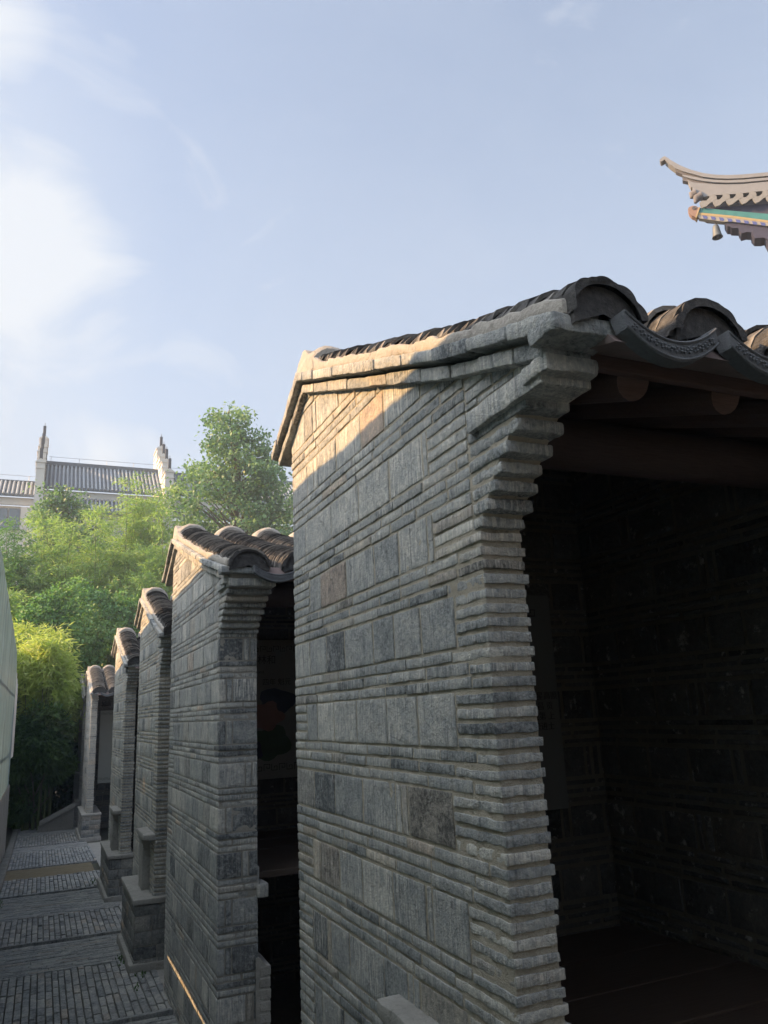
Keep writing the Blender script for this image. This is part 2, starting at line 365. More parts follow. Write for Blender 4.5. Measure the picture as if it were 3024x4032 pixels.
# ------------------------------------------------------------------ ground
GY = [-6, 0, 7.8, 11, 19.3, 40, 90]; GZ = [-1.95, -1.97, -2.09, -2.16, -2.44, -3.0, -3.2]
def gz(y): return np.interp(y, GY, GZ)
def make_ground():
    mb = MB()
    ys = np.concatenate([np.linspace(-30, 0, 8), np.linspace(1, 40, 40), [60, 90, 200, 900]]); xs = np.concatenate([[-900, -200, -60, -20], np.linspace(-8, 16, 25), [30, 60, 200, 900]])
    A, B = np.meshgrid(xs, ys, indexing='ij'); P = np.stack([A.ravel(), B.ravel(), gz(B.ravel()) - 0.03], 1)
    mb.add(P, grid_faces(len(xs), len(ys)), (.5, .5, .5))
    tag(mb.build('ground', M['ground'], smooth=True), 'dark damp earth under the alley and the bamboo', kind='structure')
    # alley paving: bands of lengthwise rowlock bricks and bands of fine crosswise bricks
    mb = MB(); mp = MB(); rs = random.Random(3)
    drop = lambda P: np.column_stack([P[:, 0], P[:, 1], P[:, 2] + gz(P[:, 1])])
    def rowlock(y0, y1, xa=-.42, xb=1.0):
        x = xa
        while x < xb:
            w = rs.uniform(.05, .062); y = y0 + (rs.random() * -.12 if True else 0)
            first = True
            while y < y1 - .03:
                l = rs.uniform(.19, .25); ya, yb = max(y, y0), min(y + l, y1)
                if yb - ya > .03:
                    h = rs.uniform(-.008, .004)
                    box(mb, (x + .004, ya + .005, -.08), (x + w - .004, yb - .005, h), .006, .06, (rs.uniform(.25, .7), rs.random() * .8, rs.random() * .4), .003, rs.randrange(50), drop, 'xXyYZ')
                y += l
            x += w
    def cross(y0, y1, xa=-.42, xb=1.0):
        y = y0
        while y < y1 - .02:
            x = xa + rs.uniform(-.25, 0)
            w = .042
            while x < xb:
                l = rs.uniform(.2, .3); a, b = max(x, xa), min(x + l, xb)
                if b - a > .03:
                    box(mb, (a + .002, y + .002, -.08), (b - .002, min(y + w, y1) - .002, rs.uniform(-.006, .001)), .003, .1, (rs.uniform(.35, .6), rs.random() * .8, rs.random() * .5), .002, rs.randrange(50), drop, 'xXyYZ')
                x += l
            y += w
    def lip(y, xa=-.42, xb=1.0):
        box(mb, (xa, y - .075, -.08), (xb, y - .035, .012), .004, .2, (.3, .5, .3), .003, 3, drop, 'xXyYZ')
    def band(ynear, ymid, yfar, last=False):
        lip(ynear); rowlock(ynear, ymid); cross(ymid + .01, yfar - .10)
    band(4.4, 5.3, 6.6); band(6.62, 8.2, 9.42); band(9.45, 10.78, 12.5); band(12.52, 14.2, 14.25); rowlock(15.45, 18.0); lip(15.45); cross(18.02, 19.0); lip(19.1); rowlock(19.1, 21.4); cross(21.42, 24)
    band(2.2, 3.3, 4.4); 
    tag(mb.build('alley_pavement', M['paver'], smooth=True), 'bands of grey paving bricks laid along and across the alley', kind='structure')
    ms = MB(); ys = np.linspace(14.2, 15.42, 12); xs = np.linspace(-.42, .9, 10); A, B = np.meshgrid(xs, ys, indexing='ij')
    P = np.stack([A.ravel(), B.ravel(), gz(B.ravel())], 1); P[:, 2] += -.008 + .02 * vnoise(P, 4, 3); ms.add(P, grid_faces(len(xs), len(ys)), (.5, .5, .5))
    tag(ms.build('sand_patch', M['sand'], smooth=True), 'bare sandy strip across the alley between paving bands', kind='structure')
    # rows between the cells are paved with the same brick
    mr = MB()
    for y0, y1 in ((-0.0, 1.5), (3.45, 4.85), (7.2, 7.7), (9.75, 11.1), (13.4, 18.6)):
        ys = np.linspace(y0, y1, max(2, int((y1 - y0) / .3))); xs = np.linspace(1.0, 9, 20); A, B = np.meshgrid(xs, ys, indexing='ij')
        P = np.stack([A.ravel(), B.ravel(), gz(B.ravel()) - .006], 1); mr.add(P, grid_faces(len(xs), len(ys)), (.5, .5, .5))
    tag(mr.build('lane_pavement', M['stone'], smooth=True), 'worn stone paving in the lanes between the cell rows', kind='structure')
    # kerb along the low wall
    mk = MB(); y = -2.0
    while y < 24:
        l = rs.uniform(.8, 1.4); box(mk, (-.545, y + .006, -.2), (-.425, y + l - .006, .045 + rs.uniform(-.008, .008)), .01, .12, None, .006, rs.randrange(40), drop, 'xXyYZ'); y += l
    tag(mk.build('kerb', M['concrete'], smooth=True), 'mossy stone kerb at the foot of the low wall', kind='structure')
make_ground()

# ------------------------------------------------------------------ left wall with hoarding
def make_left():
    mb = MB()
    r = empty('low_wall', (-.65, 8, -2)); tag(r, 'low grey rendered wall under the glossy hoarding at the left edge', 'wall')
    ys = np.linspace(-3, 18.1, 120)
    def fn(P): 
        Q = P.copy(); Q[:, 2] = np.where(P[:, 2] < -2, gz(P[:, 1]) - .1, P[:, 2]); return Q
    box(mb, (-.75, -3, -2.6), (-.55, 18.1, -1.09), .012, .12, (.5, .5, .5), .012, 4, fn)
    o = mb.build('wall_body', M['concrete'], r, smooth=True); o.matrix_parent_inverse = Matrix.Translation(r.location).inverted()
    h = empty('hoarding', (-.6, 8, -1.1)); tag(h, 'glossy pale green hoarding of tall sheets standing on the low wall', 'hoarding')
    TY = [-3, 3, 6.5, 8.0, 9.0, 11.3, 12.9, 15, 16.9, 17.5, 17.75]; TZ = [1.92, 1.92, 2.0, 1.97, 2.02, 1.88, 1.75, 1.62, 1.47, 1.22, .9]
    # ribbed sheets, each 1.05 m wide, with a narrow light gap low down along part of the run
    HOLES = ((9.43, .28, .08), (10.6, -.35, .09), (11.7, -.55, .06), (13.1, -.2, .12), (14.6, -.6, .08))
    y = -3.0; k = 0
    while y < 17.7:
        y1 = min(y + 1.08, 17.75); mb = MB()
        yy = np.linspace(y, y1, 40)
        def sheet(z0f, z1f, nz=8):
            P = []; 
            for t in (0, 1):
                for i, a in enumerate(yy):
                    zt = z1f(a); zb = z0f(a)
                    for j in range(nz):
                        z = zb + (zt - zb) * j / (nz - 1)
                        x = -.555 - .008 * (.5 + .5 * math.cos(2 * math.pi * a / .105)) - .006 * t - .0015 * k % .003
                        P.append((x - .0022 * (k % 2), a, z))
            f = grid_faces(len(yy), nz); PP = np.array(P); cen = PP[f].mean(1); keep = np.ones(len(f), bool)
            for hy, hz, hh in HOLES: keep &= ~((np.abs(cen[:, 1] - hy) < .014) & (np.abs(cen[:, 2] - hz) < hh))
            f = f[keep]; f2 = (f + len(yy) * nz)[:, ::-1]
            e = []; n = len(yy); 
            for i in range(n - 1):
                for j in (0, nz - 1):
                    a_, b_ = i * nz + j, (i + 1) * nz + j; e.append((a_, b_, b_ + n * nz, a_ + n * nz))
            mb.add(P, f, (.5, .5, .5)); mb.add(P, f2, (.5, .5, .5)); mb.add(P, e, (.5, .5, .5))
        top = lambda a: float(np.interp(a, TY, TZ)) + .006 * math.sin(a * 9)
        gap = 5.4 < y + .5 < 7.9
        if gap:
            sheet(lambda a: -1.09, lambda a: -.855, 3); sheet(lambda a: -.835 + .006 * math.sin(a * 3), top)
        else: sheet(lambda a: -1.085, top, 60 if any(y < h_[0] < y1 for h_ in HOLES) else 8)
        o = mb.build('hoarding_sheet', M['hoard'], h, smooth=True); o.matrix_parent_inverse = Matrix.Translation(h.location).inverted()
        y += 1.05; k += 1
    mb = MB()
    for yy_ in np.arange(-2.8, 17.6, 2.1): box(mb, (-.62, yy_, -1.09), (-.585, yy_ + .04, float(np.interp(yy_, TY, TZ)) - .1), .002, .5)
    for zz_ in (-.5, .6): box(mb, (-.585, -3, zz_), (-.57, 17.4, zz_ + .04), .002, .5)
    o = mb.build('support_frame', M['metal'], h); o.matrix_parent_inverse = Matrix.Translation(h.location).inverted()
    # pale picket fence beyond the hoarding
    pf = empty('picket_fence', (-.8, 19, -2.4)); tag(pf, 'pale sunlit picket fence just past the end of the hoarding', 'fence')
    mb = MB()
    for i in range(9):
        y = 18.3 + i * .16; tube(mb, [(-.60, y, -.6), (-.60, y, 1.1 + .08 * math.sin(i * 2.1) - i * .03)], .028, 8)
    o = mb.build('picket', M['white'], pf, smooth=True); o.matrix_parent_inverse = Matrix.Translation(pf.location).inverted()
    for z in (-.4, .3):
        mb = MB(); box(mb, (-.66, 18.2, z), (-.63, 19.7, z + .05), .003, .4)
        o = mb.build('rail', M['white'], pf); o.matrix_parent_inverse = Matrix.Translation(pf.location).inverted()
make_left()
def weeds():
    rng = np.random.default_rng(5); mb = MB()
    for (x, y, n) in ((.80, 8.2, 60), (.86, 7.5, 30), (-.40, 9.1, 50), (-.39, 10.2, 30), (-.38, 8.4, 40), (.84, 12.9, 30), (-.41, 11.9, 40)):
        C = np.column_stack([x + rng.normal(0, .03, n), y + rng.normal(0, .16, n), np.full(n, gz(y) - .005)])
        dd = rng.normal(size=(n, 3)) * .5; dd[:, 2] = rng.uniform(.5, 1.2, n); D_ = dd / np.linalg.norm(dd, axis=1, keepdims=True)
        S_ = np.cross(D_, rng.normal(size=(n, 3))); S_ /= np.linalg.norm(S_, axis=1, keepdims=True); l = rng.uniform(.02, .045, (n, 1)); w = l * .2
        V = np.stack([C, C + D_ * l * .5 + S_ * w, C + D_ * l, C + D_ * l * .5 - S_ * w], 1).reshape(-1, 3); mb.add(V, np.arange(4 * n).reshape(n, 4), (.4, .5, .5))
    tag(mb.build('weeds', M['darkleaf']), 'small green weeds in the cracks along the kerb and plinths', 'weeds', kind='stuff')
weeds()
def added_shade_wall():  # unseen wall added to keep the sun off the fifth shed and path
    root = empty('added_shade_wall', (-1.3, 22, -2.5)); tag(root, 'added unseen wall beyond the left edge, shading the far end of the alley', 'wall')
    for (ya, yb, zt) in ((17.4, 20.3, .8), (20.304, 27.5, 2.3)):
        mb = MB(); box(mb, (-1.45, ya, -2.9), (-1.25, yb, zt), .01, .5, None, .004, 3); parented(mb.build('wall_body', M['concrete'], None, smooth=True), root)
def parented(o, root):
    o.parent = root; o.matrix_parent_inverse = Matrix.Translation(root.location).inverted(); return o
added_shade_wall()

# ------------------------------------------------------------------ examination cell rows
PIT = 0.0365
def layout(u0, u1, z0, z1, rs, phase, quoin_lo=0.0, quoin_hi=0.0, front_stack=False):
    """brick rectangles of banded masonry: three thin courses, then one band of tall bricks"""
    out = []; per = 7 * PIT; k0 = math.floor((z0 - phase) / per) - 1
    k = k0
    while phase + k * per < z1:
        zb = phase + k * per
        # tall band : zb .. zb+4 PIT ; thin courses above
        qa = u0 + (quoin_lo * rs.uniform(.7, 1.5) if quoin_lo else 0); qb = u1 - (quoin_hi * rs.uniform(.8, 1.2) if quoin_hi else 0)
        def course(a, b, z, h=PIT):
            u = a - rs.uniform(0, .1)
            while u < b - .01:
                l = rs.uniform(.15, .30)
                if b - (u + l) < .06: l = b - u
                out.append((max(u, a), min(u + l, b), z, z + h, 0)); u += l
        if quoin_lo:
            for j in range(4):
                out.append((u0, qa, zb + j * PIT, zb + (j + 1) * PIT, 0))
        u = qa
        while u < qb - .02:
            if rs.random() < .22: l = rs.uniform(.035, .05)
            else: l = rs.uniform(.17, .30)
            if qb - (u + l) < .07: l = qb - u
            out.append((u, min(u + l, qb), zb, zb + 4 * PIT, 1)); u += l
        if quoin_hi:
            sh = rs.random() < .5
            if sh: out.append((qb, u1, zb, zb + 4 * PIT, 1))
            else:
                for j in range(4): out.append((qb, u1, zb + j * PIT, zb + (j + 1) * PIT, 0))
        for j in range(4, 7): course(u0, u1, zb + j * PIT, PIT)
        k += 1
    return [(a, b, max(c, z0), min(d, z1), t) for a, b, c, d, t in out if d > z0 + .012 and c < z1 - .012]

def parented(o, root):
    o.parent = root; o.matrix_parent_inverse = Matrix.Translation(root.location).inverted(); return o

def rcol(rs, tall):
    t = min(1, max(0, rs.gauss(.54, .14)))
    if rs.random() < .05: t = rs.uniform(.05, .25)
    return (t, rs.random(), min(1, rs.random() ** 1.3 * (1.2 if tall else .8)))

def cell_row(S):
    rs = random.Random(S['seed']); x0, Yf, Yr, t = S['x0'], S['Yf'], S['Yr'], S['t']
    res = S['res']; Ye, Yp, Yt = S['Ye'], S['Yp'], S['Yt']; ze, zp, zt = S['ze'], S['zp'], S['zt']
    zg = float(gz(Yf)) - .08; XE = S['XE']
    root = empty('cell_row', (x0 + .5, (Yf + Yr) / 2, zg)); tag(root, S['label'], 'brick shed', 'brick cell rows opening off the alley')
    py = np.array([Ye, Ye + .3 * (Yp - Ye), Ye + .62 * (Yp - Ye), Yp, Yt]); dz = zp - ze
    pz = np.array([ze, ze + .265 * dz, ze + .60 * dz, zp, zt])
    def P(y): return np.interp(y, py, pz) + (y < Ye) * (y - Ye) * .3
    # corbelled front: height above zc steps the wall forward
    zc = S['zc']; ztop = float(P(Yf - .2)) - .1
    def yfront(z):
        q = (z - zc) / max(.05, (ztop - zc))
        return Yf - (0 if q <= 0 else S['corb'] * min(1, q ** 1.25))
    def wallclip(Q):
        Q = Q.copy(); Q[:, 2] = np.minimum(Q[:, 2], P(Q[:, 1]) - .082 ); return Q
    # ---- gable wall bricks
    mb = MB(); g = .0042 if S['seed'] < 3 else .0060
    rects = layout(Yf, Yr, zg, zp, rs, S['phase'], S['q_lo'], S['q_hi'])
    for (a, b, c, d, tall) in rects:
        if c > max(P(a), P(b)) - .092: continue
        front = a <= Yf + 1e-6
        dx = rs.uniform(-.0004, .0026)
        if front and d < zc + .005: continue
        if front: a = Yf + .03; c = max(c, zc)
        j1, j2 = rs.uniform(-.0012, .0022), rs.uniform(-.0012, .0022)
        ge = g + (.0016 if tall else 0)
        box(mb, (x0 - dx, a + ge + rs.uniform(-.001, .004), c + g + j1), (x0 + .06, b - ge, d - g * .9 - j2), .0018, res, rcol(rs, tall), .0021 if not tall else .0017, rs.randrange(60), wallclip, 'xyYzZ')
    # front corner stack (full thickness bricks seen on both faces)
    z = math.floor((zg - S['phase']) / PIT) * PIT + S['phase']
    fl = [(c, d, b) for (a, b, c, d, tall) in rects if a <= Yf + 1e-6]
    if S['style'] == 'stack':
        while z < zc - .01:
            b = Yf + rs.uniform(.16, .34)
            for (c, d, bb) in fl:
                if c - .01 <= z + PIT / 2 <= d + .01: b = bb if bb - Yf < .36 else bb
            f_ = rs.uniform(-.003, .008)
            box(mb, (x0 - rs.uniform(-.001, .003), Yf - f_ * .7, z + .002 + rs.uniform(0, .003)), (x0 + t + rs.uniform(-.010, .006), b - g, z + PIT - .0085 - rs.uniform(0, .0035)), .0022, res, rcol(rs, 0), .0036, rs.randrange(60), wallclip, 'xXyYzZ')
            z += PIT
    else:
        for (c, d, bb) in fl:
            if c > zc: continue
            if d - c > 3 * PIT:
                s1 = x0 + rs.uniform(.12, .17)
                parts = [(x0, s1), (s1, s1 + .042), (s1 + .042, x0 + t)] if rs.random() < .6 else [(x0, x0 + .045), (x0 + .045, x0 + .085), (x0 + .085, x0 + t)]
            elif rs.random() < .5: s1 = x0 + rs.uniform(.08, .16); parts = [(x0, s1), (s1, x0 + t)]
            else: parts = [(x0, x0 + t)]
            for (xa, xb) in parts:
                b_ = bb if xa == x0 else Yf + .1
                box(mb, (xa + (g if xa > x0 else -.001), Yf + rs.uniform(-.004, .004), c + g), (xb - g, b_ - g, d - g), .004, res, rcol(rs, d - c > .1) if rs.random() > .3 else (rs.uniform(0, .15), .5, .2), .003, rs.randrange(60), None, 'xXyYzZ')
    # corbel courses
    z = zc; i = 0; tops = []
    last = Yf
    while z < ztop - .062:
        h = PIT * rs.uniform(.95, 1.15); y = yfront(z + h) + rs.uniform(-.004, .004)
        over = .012 if i % 2 else 0
        b = Yf + .028
        box(mb, (x0 - rs.uniform(0, .006), y, z + .002), (x0 + t + .004 * i * (S['t'] > .2) + rs.uniform(-.004, .008), b, z + h - .006), .007, res, (min(1, rs.gauss(.45, .15)), rs.random(), rs.random() * .7), .004, rs.randrange(60), None)
        u = b + .006
        while u < Yr and P((u + .1)) - .085 > z:
            l = rs.uniform(.16, .3); l = min(l, Yr - u)
            # behind the corbel bricks the side wall keeps its own courses (already laid)
            break
        z += h; i += 1
    box(mb, (x0 - .004, Yf - S['corb'], z + .004), (x0 + t + S.get('topw', 0.0), Yf - S['corb'] + .13, ztop - .002), .005, res, (.62, .5, .8), .004, 5, None)
    hh = (ztop - z) / 2
    for q in range(2):
        u = Yf - S['corb'] + .134
        while u < Yf + .02:
            l_ = rs.uniform(.09, .2); e_ = min(u + l_, Yf + .028)
            if Yf + .028 - e_ < .05: e_ = Yf + .028
            box(mb, (x0 - rs.uniform(-.001, .003), u + .003, z + q * hh + .004), (x0 + t, e_ - .003, z + (q + 1) * hh - .003), .002, res, rcol(rs, 0), .0022, rs.randrange(60), None); u = e_
    z = ztop + .001
    while z < P(Yf + .03) - .1:
        ya = Yf - .2
        while P(ya) - .088 < z + .008 and ya < Yf: ya += .01
        if ya < Yf + .01:
            cuts_ = [ya] + [v for v in (Yf - .14 + rs.uniform(-.03, .03),) if ya + .05 < v] + [Yf + .026]
            for a_, b_ in zip(cuts_[:-1], cuts_[1:]): box(mb, (x0 - rs.uniform(-.0004, .0026), a_ + .003, z + .003), (x0 + .06, b_ - .003, z + PIT - .004), .0018, res, rcol(rs, 0), .002, rs.randrange(60), wallclip, 'xyYzZ')
        z += PIT
    # side face of the corbel zone: bricks laid in front of Yf following the step line
    zz = zc
    wall = mb.build('gable_wall', M['brick'], None, smooth=True); parented(wall, root)
    # mortar bed
    mc = MB()
    def core(Q):
        Q = Q.copy(); Q[:, 2] = np.minimum(Q[:, 2], P(Q[:, 1]) - .09)
        f = Q[:, 1] < Yf + .02
        Q[:, 1] = np.where(f, np.array([yfront(zz_ + .0) for zz_ in Q[:, 2]]) + (Q[:, 1] - Yf), Q[:, 1])
        return Q
    box(mc, (x0 + .0020, Yf + .0045, zg), (x0 + t - .005, Yr - .004, zp), .004, res * .8, (.5, .5, .5), .0022, 2, core, 'xXyYZ')
    parented(mc.build('mortar_bed', M['mortar' if S['style'] == 'stack' else 'mortar_side'], None, smooth=True), root)
    # ---- verge mouldings (two projecting courses) and plaster band
    def lift(Q): Q = Q.copy(); Q[:, 2] += P(Q[:, 1]); return Q
    def course(xo, za, zb, ya, yb, name, lmin, lmax):
        mm = MB(); y = ya
        while y < yb - .02:
            l = rs.uniform(lmin, lmax)
            if yb - (y + l) < .08: l = yb - y
            # do not let a brick straddle the ridge
            if y < Yp - .03 and y + l > Yp: l = Yp - y
            j = rs.uniform(-.003, .003)
            box(mm, (x0 - xo + j, y + .002, za + rs.uniform(-.002, .002)), (x0 + .1, y + l - .002, zb + rs.uniform(-.002, .002)), .005, res * 1.4, rcol(rs, 0), .0035, rs.randrange(60), lift)
            y += l
        parented(mm.build(name, M['brick'], None, smooth=True), root)
    course(.030, -.092, -.052, Ye + .08, Yt - .03, 'lower_moulding', .12, .3)
    course(.058, -.040, 0.0, Ye, Yt, 'upper_moulding', .12, .34)
    # front return of the mouldings
    mm = MB()
    for (xo, za, zb, yy) in ((.058, -.040, 0, Ye), (.030, -.092, -.052, Ye + .08)):
        box(mm, (x0 - xo - .001, yy - .004, ze + za), (x0 + t * .9 if t < .2 else x0 + t * .7, yy + .1, ze + zb - .001), .006, res, rcol(rs, 0), .004, 3)
    box(mm, (x0 - .02, Ye + .115, ze - .11), (x0 + .12, Yf, ze - .05), .006, .03, rcol(rs, 0), .003, 6)
    parented(mm.build('moulding_return', M['brick'], None, smooth=True), root)
    # plaster
    mp = MB()
    def pl(Q):
        Q = Q.copy(); y = Q[:, 1]; top = Q[:, 2] > .015
        e = .013 * vnoise(np.column_stack([y, y * 0, y * 0]), 22, 4) * top
        rg = .07 * np.exp(-((y - Yp) / .16) ** 2) * top
        Q[:, 2] = Q[:, 2] + P(y) + e + rg; return Q
    box(mp, (x0 - .028, Ye + .0, .0005), (x0 + .07, Yt - .02, .044), .010, .02, (.5, .5, .5), .006, 3, pl)
    parented(mp.build('verge_plaster', M['plaster'], None, smooth=True), root)
    # ---- roof: cover-tile columns, pan tiles
    sp = S['sp']; R = S['R']; cols = S['cols']
    def roofz(y): return P(y) - .020
    def slope(y): e = .02; return math.atan2(float(P(y + e) - P(y - e)), 2 * e)
    for ci in range(cols):
        xc = S['xc0'] + ci * sp
        mt = MB()
        def arcs(ya, yb, sgn, pitch):
            n = int(abs(yb - ya) / pitch); wob = rs.uniform(0, 6)
            for i in range(n + 1):
                y = ya + (yb - ya) * i / n; a = slope(y)
                xo = xc + rs.uniform(-.002, .002) + .008 * math.sin(y * 2.3 + wob) + rs.uniform(-.003, .003)
                z0 = float(roofz(y)) + rs.uniform(-.004, .006)
                rr = R * rs.uniform(.97, 1.03); th = .0125; ln = S['tl']
                K = 11 if S['res'] < .04 else 9
                A = np.linspace(-.1, math.pi + .1, K); rag = np.array([rs.uniform(-.007, .007) for _ in A])
                V = []
                for (s_, rad, ln_) in ((0, rr, 0), (0, rr + th, 0), (1, rr + th * .6, ln), (1, rr - th * .4, ln)):
                    for j, aa in enumerate(A):
                        l = (ln_ + (rag[j] if s_ == 0 else 0)) * sgn
                        px = xo + rad * math.cos(aa) * 1.0; pz = rad * math.sin(aa) * .88
                        lf = .017 * (1 if s_ == 0 else 0)
                        V.append((px, y + l * math.cos(a) - pz * math.sin(a) * .8, z0 + l * math.sin(a) + pz * math.cos(a) + lf))
                if ci == 0: V = [(max(v[0], x0 - .014 + .004 * math.sin(i * 2.1)), v[1], v[2]) for v in V]
                F = []
                for j in range(K - 1):
                    for q in range(3): F.append((q * K + j, q * K + j + 1, (q + 1) * K + j + 1, (q + 1) * K + j))
                cr_ = rs.random(); lipc = S.get('lip', .75) * rs.uniform(.6, 1.2); CC = np.full((len(V), 3), cr_); CC[:, 2] = 0; CC[:2 * K, 2] = lipc
                mt.add(V, F, CC)
        arcs(Ye - .01, Yp + .0, 1, S['pitch']); arcs(Yt + .02, Yp + .02, -1, S['pitch'])
        parented(mt.build('cover_tile_column', M['tile'], None, smooth=False), root)
        # solid clay stop that closes the stacked end, with a wavy rim
        me_ = MB(); y = Ye - .016; a = slope(Ye); V = []; K = 25
        for (yy, sc) in ((y, 1.0), (y + .09, 1.0)):
            V.append((xc, yy, float(roofz(y)) + .03))
            for j in range(K):
                aa = -.15 + (math.pi + .3) * j / (K - 1); rr = R * .985 * sc
                V.append((max(xc + rr * math.cos(aa), x0 - .015 if ci == 0 else -9), yy - .0, float(roofz(y)) + .012 + rr * math.sin(aa) * .88))
        F3 = [(0, j + 1, j + 2) for j in range(K - 1)]; F4 = [(j + 1, j + 1 + K + 1, j + 2 + K + 1, j + 2) for j in range(K - 1)]
        me_.add(V, F3, (.3, .3, .3)); me_.add(V, F4, (.3, .3, .3))
        # scalloped fringe
        V = []; KK = 61
        for (yy, inner) in ((y - .016, 0), (y - .016, 1), (y + .02, 1)):
            for j in range(KK):
                aa = .12 + (math.pi - .24) * j / (KK - 1)
                rad = R * .93 if not inner else R + .006 + .010 * abs(math.sin(aa * 5.0))
                V.append((max(xc + rad * math.cos(aa), x0 - .018 if ci == 0 else -9), yy, float(roofz(y)) + .012 + rad * math.sin(aa) * .9))
        F = [(q * KK + j, q * KK + j + 1, (q + 1) * KK + j + 1, (q + 1) * KK + j) for q in range(2) for j in range(KK - 1)]
        me_.add(V, F, (.3, .3, .3))
        parented(me_.build('tile_end', M['tile'], None, smooth=False), root)
        # plaster cap where the column meets the ridge
        mk = MB(); K = 13; ys = [Yp - .16, Yp - .145, Yp - .08, Yp + .0, Yp + .08, Yp + .14, Yp + .17]; rr_ = [R + .004, R + .024, R + .034, R + .036, R + .026, R + .004, R * .7]; V = []
        for yy, r_ in zip(ys, rr_):
            for j in range(K):
                aa = math.pi * j / (K - 1); V.append((max(xc + r_ * math.cos(aa), x0 - .03 if ci == 0 else -9), yy, float(P(Yp)) - .04 + r_ * 1.0 * math.sin(aa) + .002 * math.sin(j * 2 + ci)))
        F = grid_faces(len(ys), K); mk.add(V, F, (.5, .5, .5)); mk.add([V[j] for j in range(K)], [tuple(range(K))], (.5, .5, .5)); mk.add([V[-K + j] for j in range(K)], [tuple(range(K))], (.5, .5, .5))
        parented(mk.build('ridge_cap', M['plaster'], None, smooth=True), root)
        # pan tiles to the right of this column
        mpn = MB(); xp = xc + sp / 2; rp = (sp - 1.1 * R) / 2 + .03
        def pans(ya, yb, sgn, pitch):
            n = int(abs(yb - ya) / pitch)
            for i in range(n + 1):
                y = ya + (yb - ya) * i / n; a = slope(y); K = 7; V = []; z0 = float(roofz(y)) + .03
                for (s_, dr, ln_) in ((0, .0, 0), (0, .012, 0), (1, .012, .12), (1, 0, .12)):
                    for j in range(K):
                        aa = math.pi * (1.12 + .76 * j / (K - 1)); l = ln_ * sgn
                        V.append((xp + rp * math.cos(aa), y + l * math.cos(a), z0 + rp * .55 * math.sin(aa) + dr - .0 + l * math.sin(a) - .010 * s_))
                F = [(q * K + j, q * K + j + 1, (q + 1) * K + j + 1, (q + 1) * K + j) for q in range(3) for j in range(K - 1)]
                mpn.add(V, F, (rs.random(), rs.random(), rs.random()))
        pans(Ye - .02, Yp, 1, S['pitch'] * 1.3); pans(Yt, Yp, -1, S['pitch'] * 1.6)
        parented(mpn.build('pan_tile_row', M['tile_pan'], None, smooth=False), root)
        # drip tile: thick crescent hanging between the columns, with raised ornament
        md = MB(); K = 21; w = sp * .5 - .02; V = []; z0 = float(roofz(Ye)) + .002; yd = Ye - .058
        for (yy, lo_) in ((yd, 0), (yd, 1), (yd + .035, 1), (yd + .05, 0)):
            for j in range(K):
                q = -1 + 2 * j / (K - 1); zin = z0 - .035 + .052 * q * q * 1.0
                V.append((xp + w * q * 1.0 * (1 + .0 * lo_), yy, zin + .0 if lo_ == 0 else zin - .05 * (1 - .12 * q * q)))
        F = [(q * K + j, q * K + j + 1, ((q + 1) % 4) * K + j + 1, ((q + 1) % 4) * K + j) for q in range(4) for j in range(K - 1)]
        md.add(V, F, (.5, .5, .5)); md.add(V, [(0, K, 2 * K, 3 * K)], (.5, .5, .5)); md.add(V, [(K - 1, 4 * K - 1, 3 * K - 1, 2 * K - 1)], (.5, .5, .5))
        for lo_ in (0.1, .9):      # rim beads
            pts = []
            for j in range(K):
                q = -1 + 2 * j / (K - 1); zin = z0 - .035 + .052 * q * q; pts.append((xp + w * q, yd - .001, zin - lo_ * .05 * (1 - .12 * q * q)))
            tube(md, pts, .0032, 5, (.6, .5, .5))
        for j in range(13):
            q = -.84 + 1.68 * j / 12; zin = z0 - .035 + .052 * q * q - .025
            for kk in range(4):
                an = kk * 1.57 + j; cxx = xp + w * q + .006 * math.cos(an); czz = zin + .006 * math.sin(an)
                tube(md, [(cxx - .002, yd - .003, czz), (cxx + .002, yd - .003, czz + .002)], .003, 5, (.7, .5, .5))
        parented(md.build('drip_tile', M['stone_tile'], None, smooth=False), root)
        # round rafter under the column
        mr = MB(); xr = x0 + .25 + (ci - 1) * sp; zr = float(P(Ye)) - .068
        rl = (Yp - Ye) - .35; sl = float(P(Ye + .12 + rl) - P(Ye + .12)) / rl - .01
        tube(mr, [(xr, Ye + .12, zr), (xr, Ye + .12 + rl, zr + rl * sl)], .048, 18)
        if ci * sp + S['xc0'] > x0 + t * .7 - .02 and xr > x0 + t - .0: parented(mr.build('rafter', M['wood'], None, smooth=False), root)
    # fillet under the eave, fascia board
    mf = MB()
    zf = float(P(Ye)) - .045
    for i in range(cols):
        xa = x0 + t * .6 if i == 0 else S['xc0'] + i * sp - .01; xb = S['xc0'] + (i + 1) * sp - .01
        if xb <= xa: continue
        V = [(xa, Ye - .03, zf - .018), (xb, Ye - .03, zf - .018), (xb, Ye + .086, zf + .012), (xa, Ye + .086, zf + .012), (xa, Ye + .03, zf + .05), (xb, Ye + .03, zf + .05)]
        mf.add(V, [(0, 3, 2, 1), (0, 1, 5, 4), (3, 4, 5, 2)], (.5, .5, .5)); mf.add(V, [(0, 4, 3), (1, 2, 5)], (.5, .5, .5))
    parented(mf.build('eave_fillet', M['ochre'], None, smooth=False), root)
    mf = MB(); box(mf, (x0 + t * .55, Ye + .088, zf - .022), (XE, Ye + .112, zf + .022), .003, .25, None, .002, 3)
    parented(mf.build('fascia_board', M['wood'], None), root)
    # roof boarding (closed slab following the slope)
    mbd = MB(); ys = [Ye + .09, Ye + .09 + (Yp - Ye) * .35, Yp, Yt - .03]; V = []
    for y in ys: V += [(x0 + .05, y, float(P(y)) - .05), (XE, y, float(P(y)) - .05), (XE, y, float(P(y)) - .078), (x0 + .05, y, float(P(y)) - .078)]
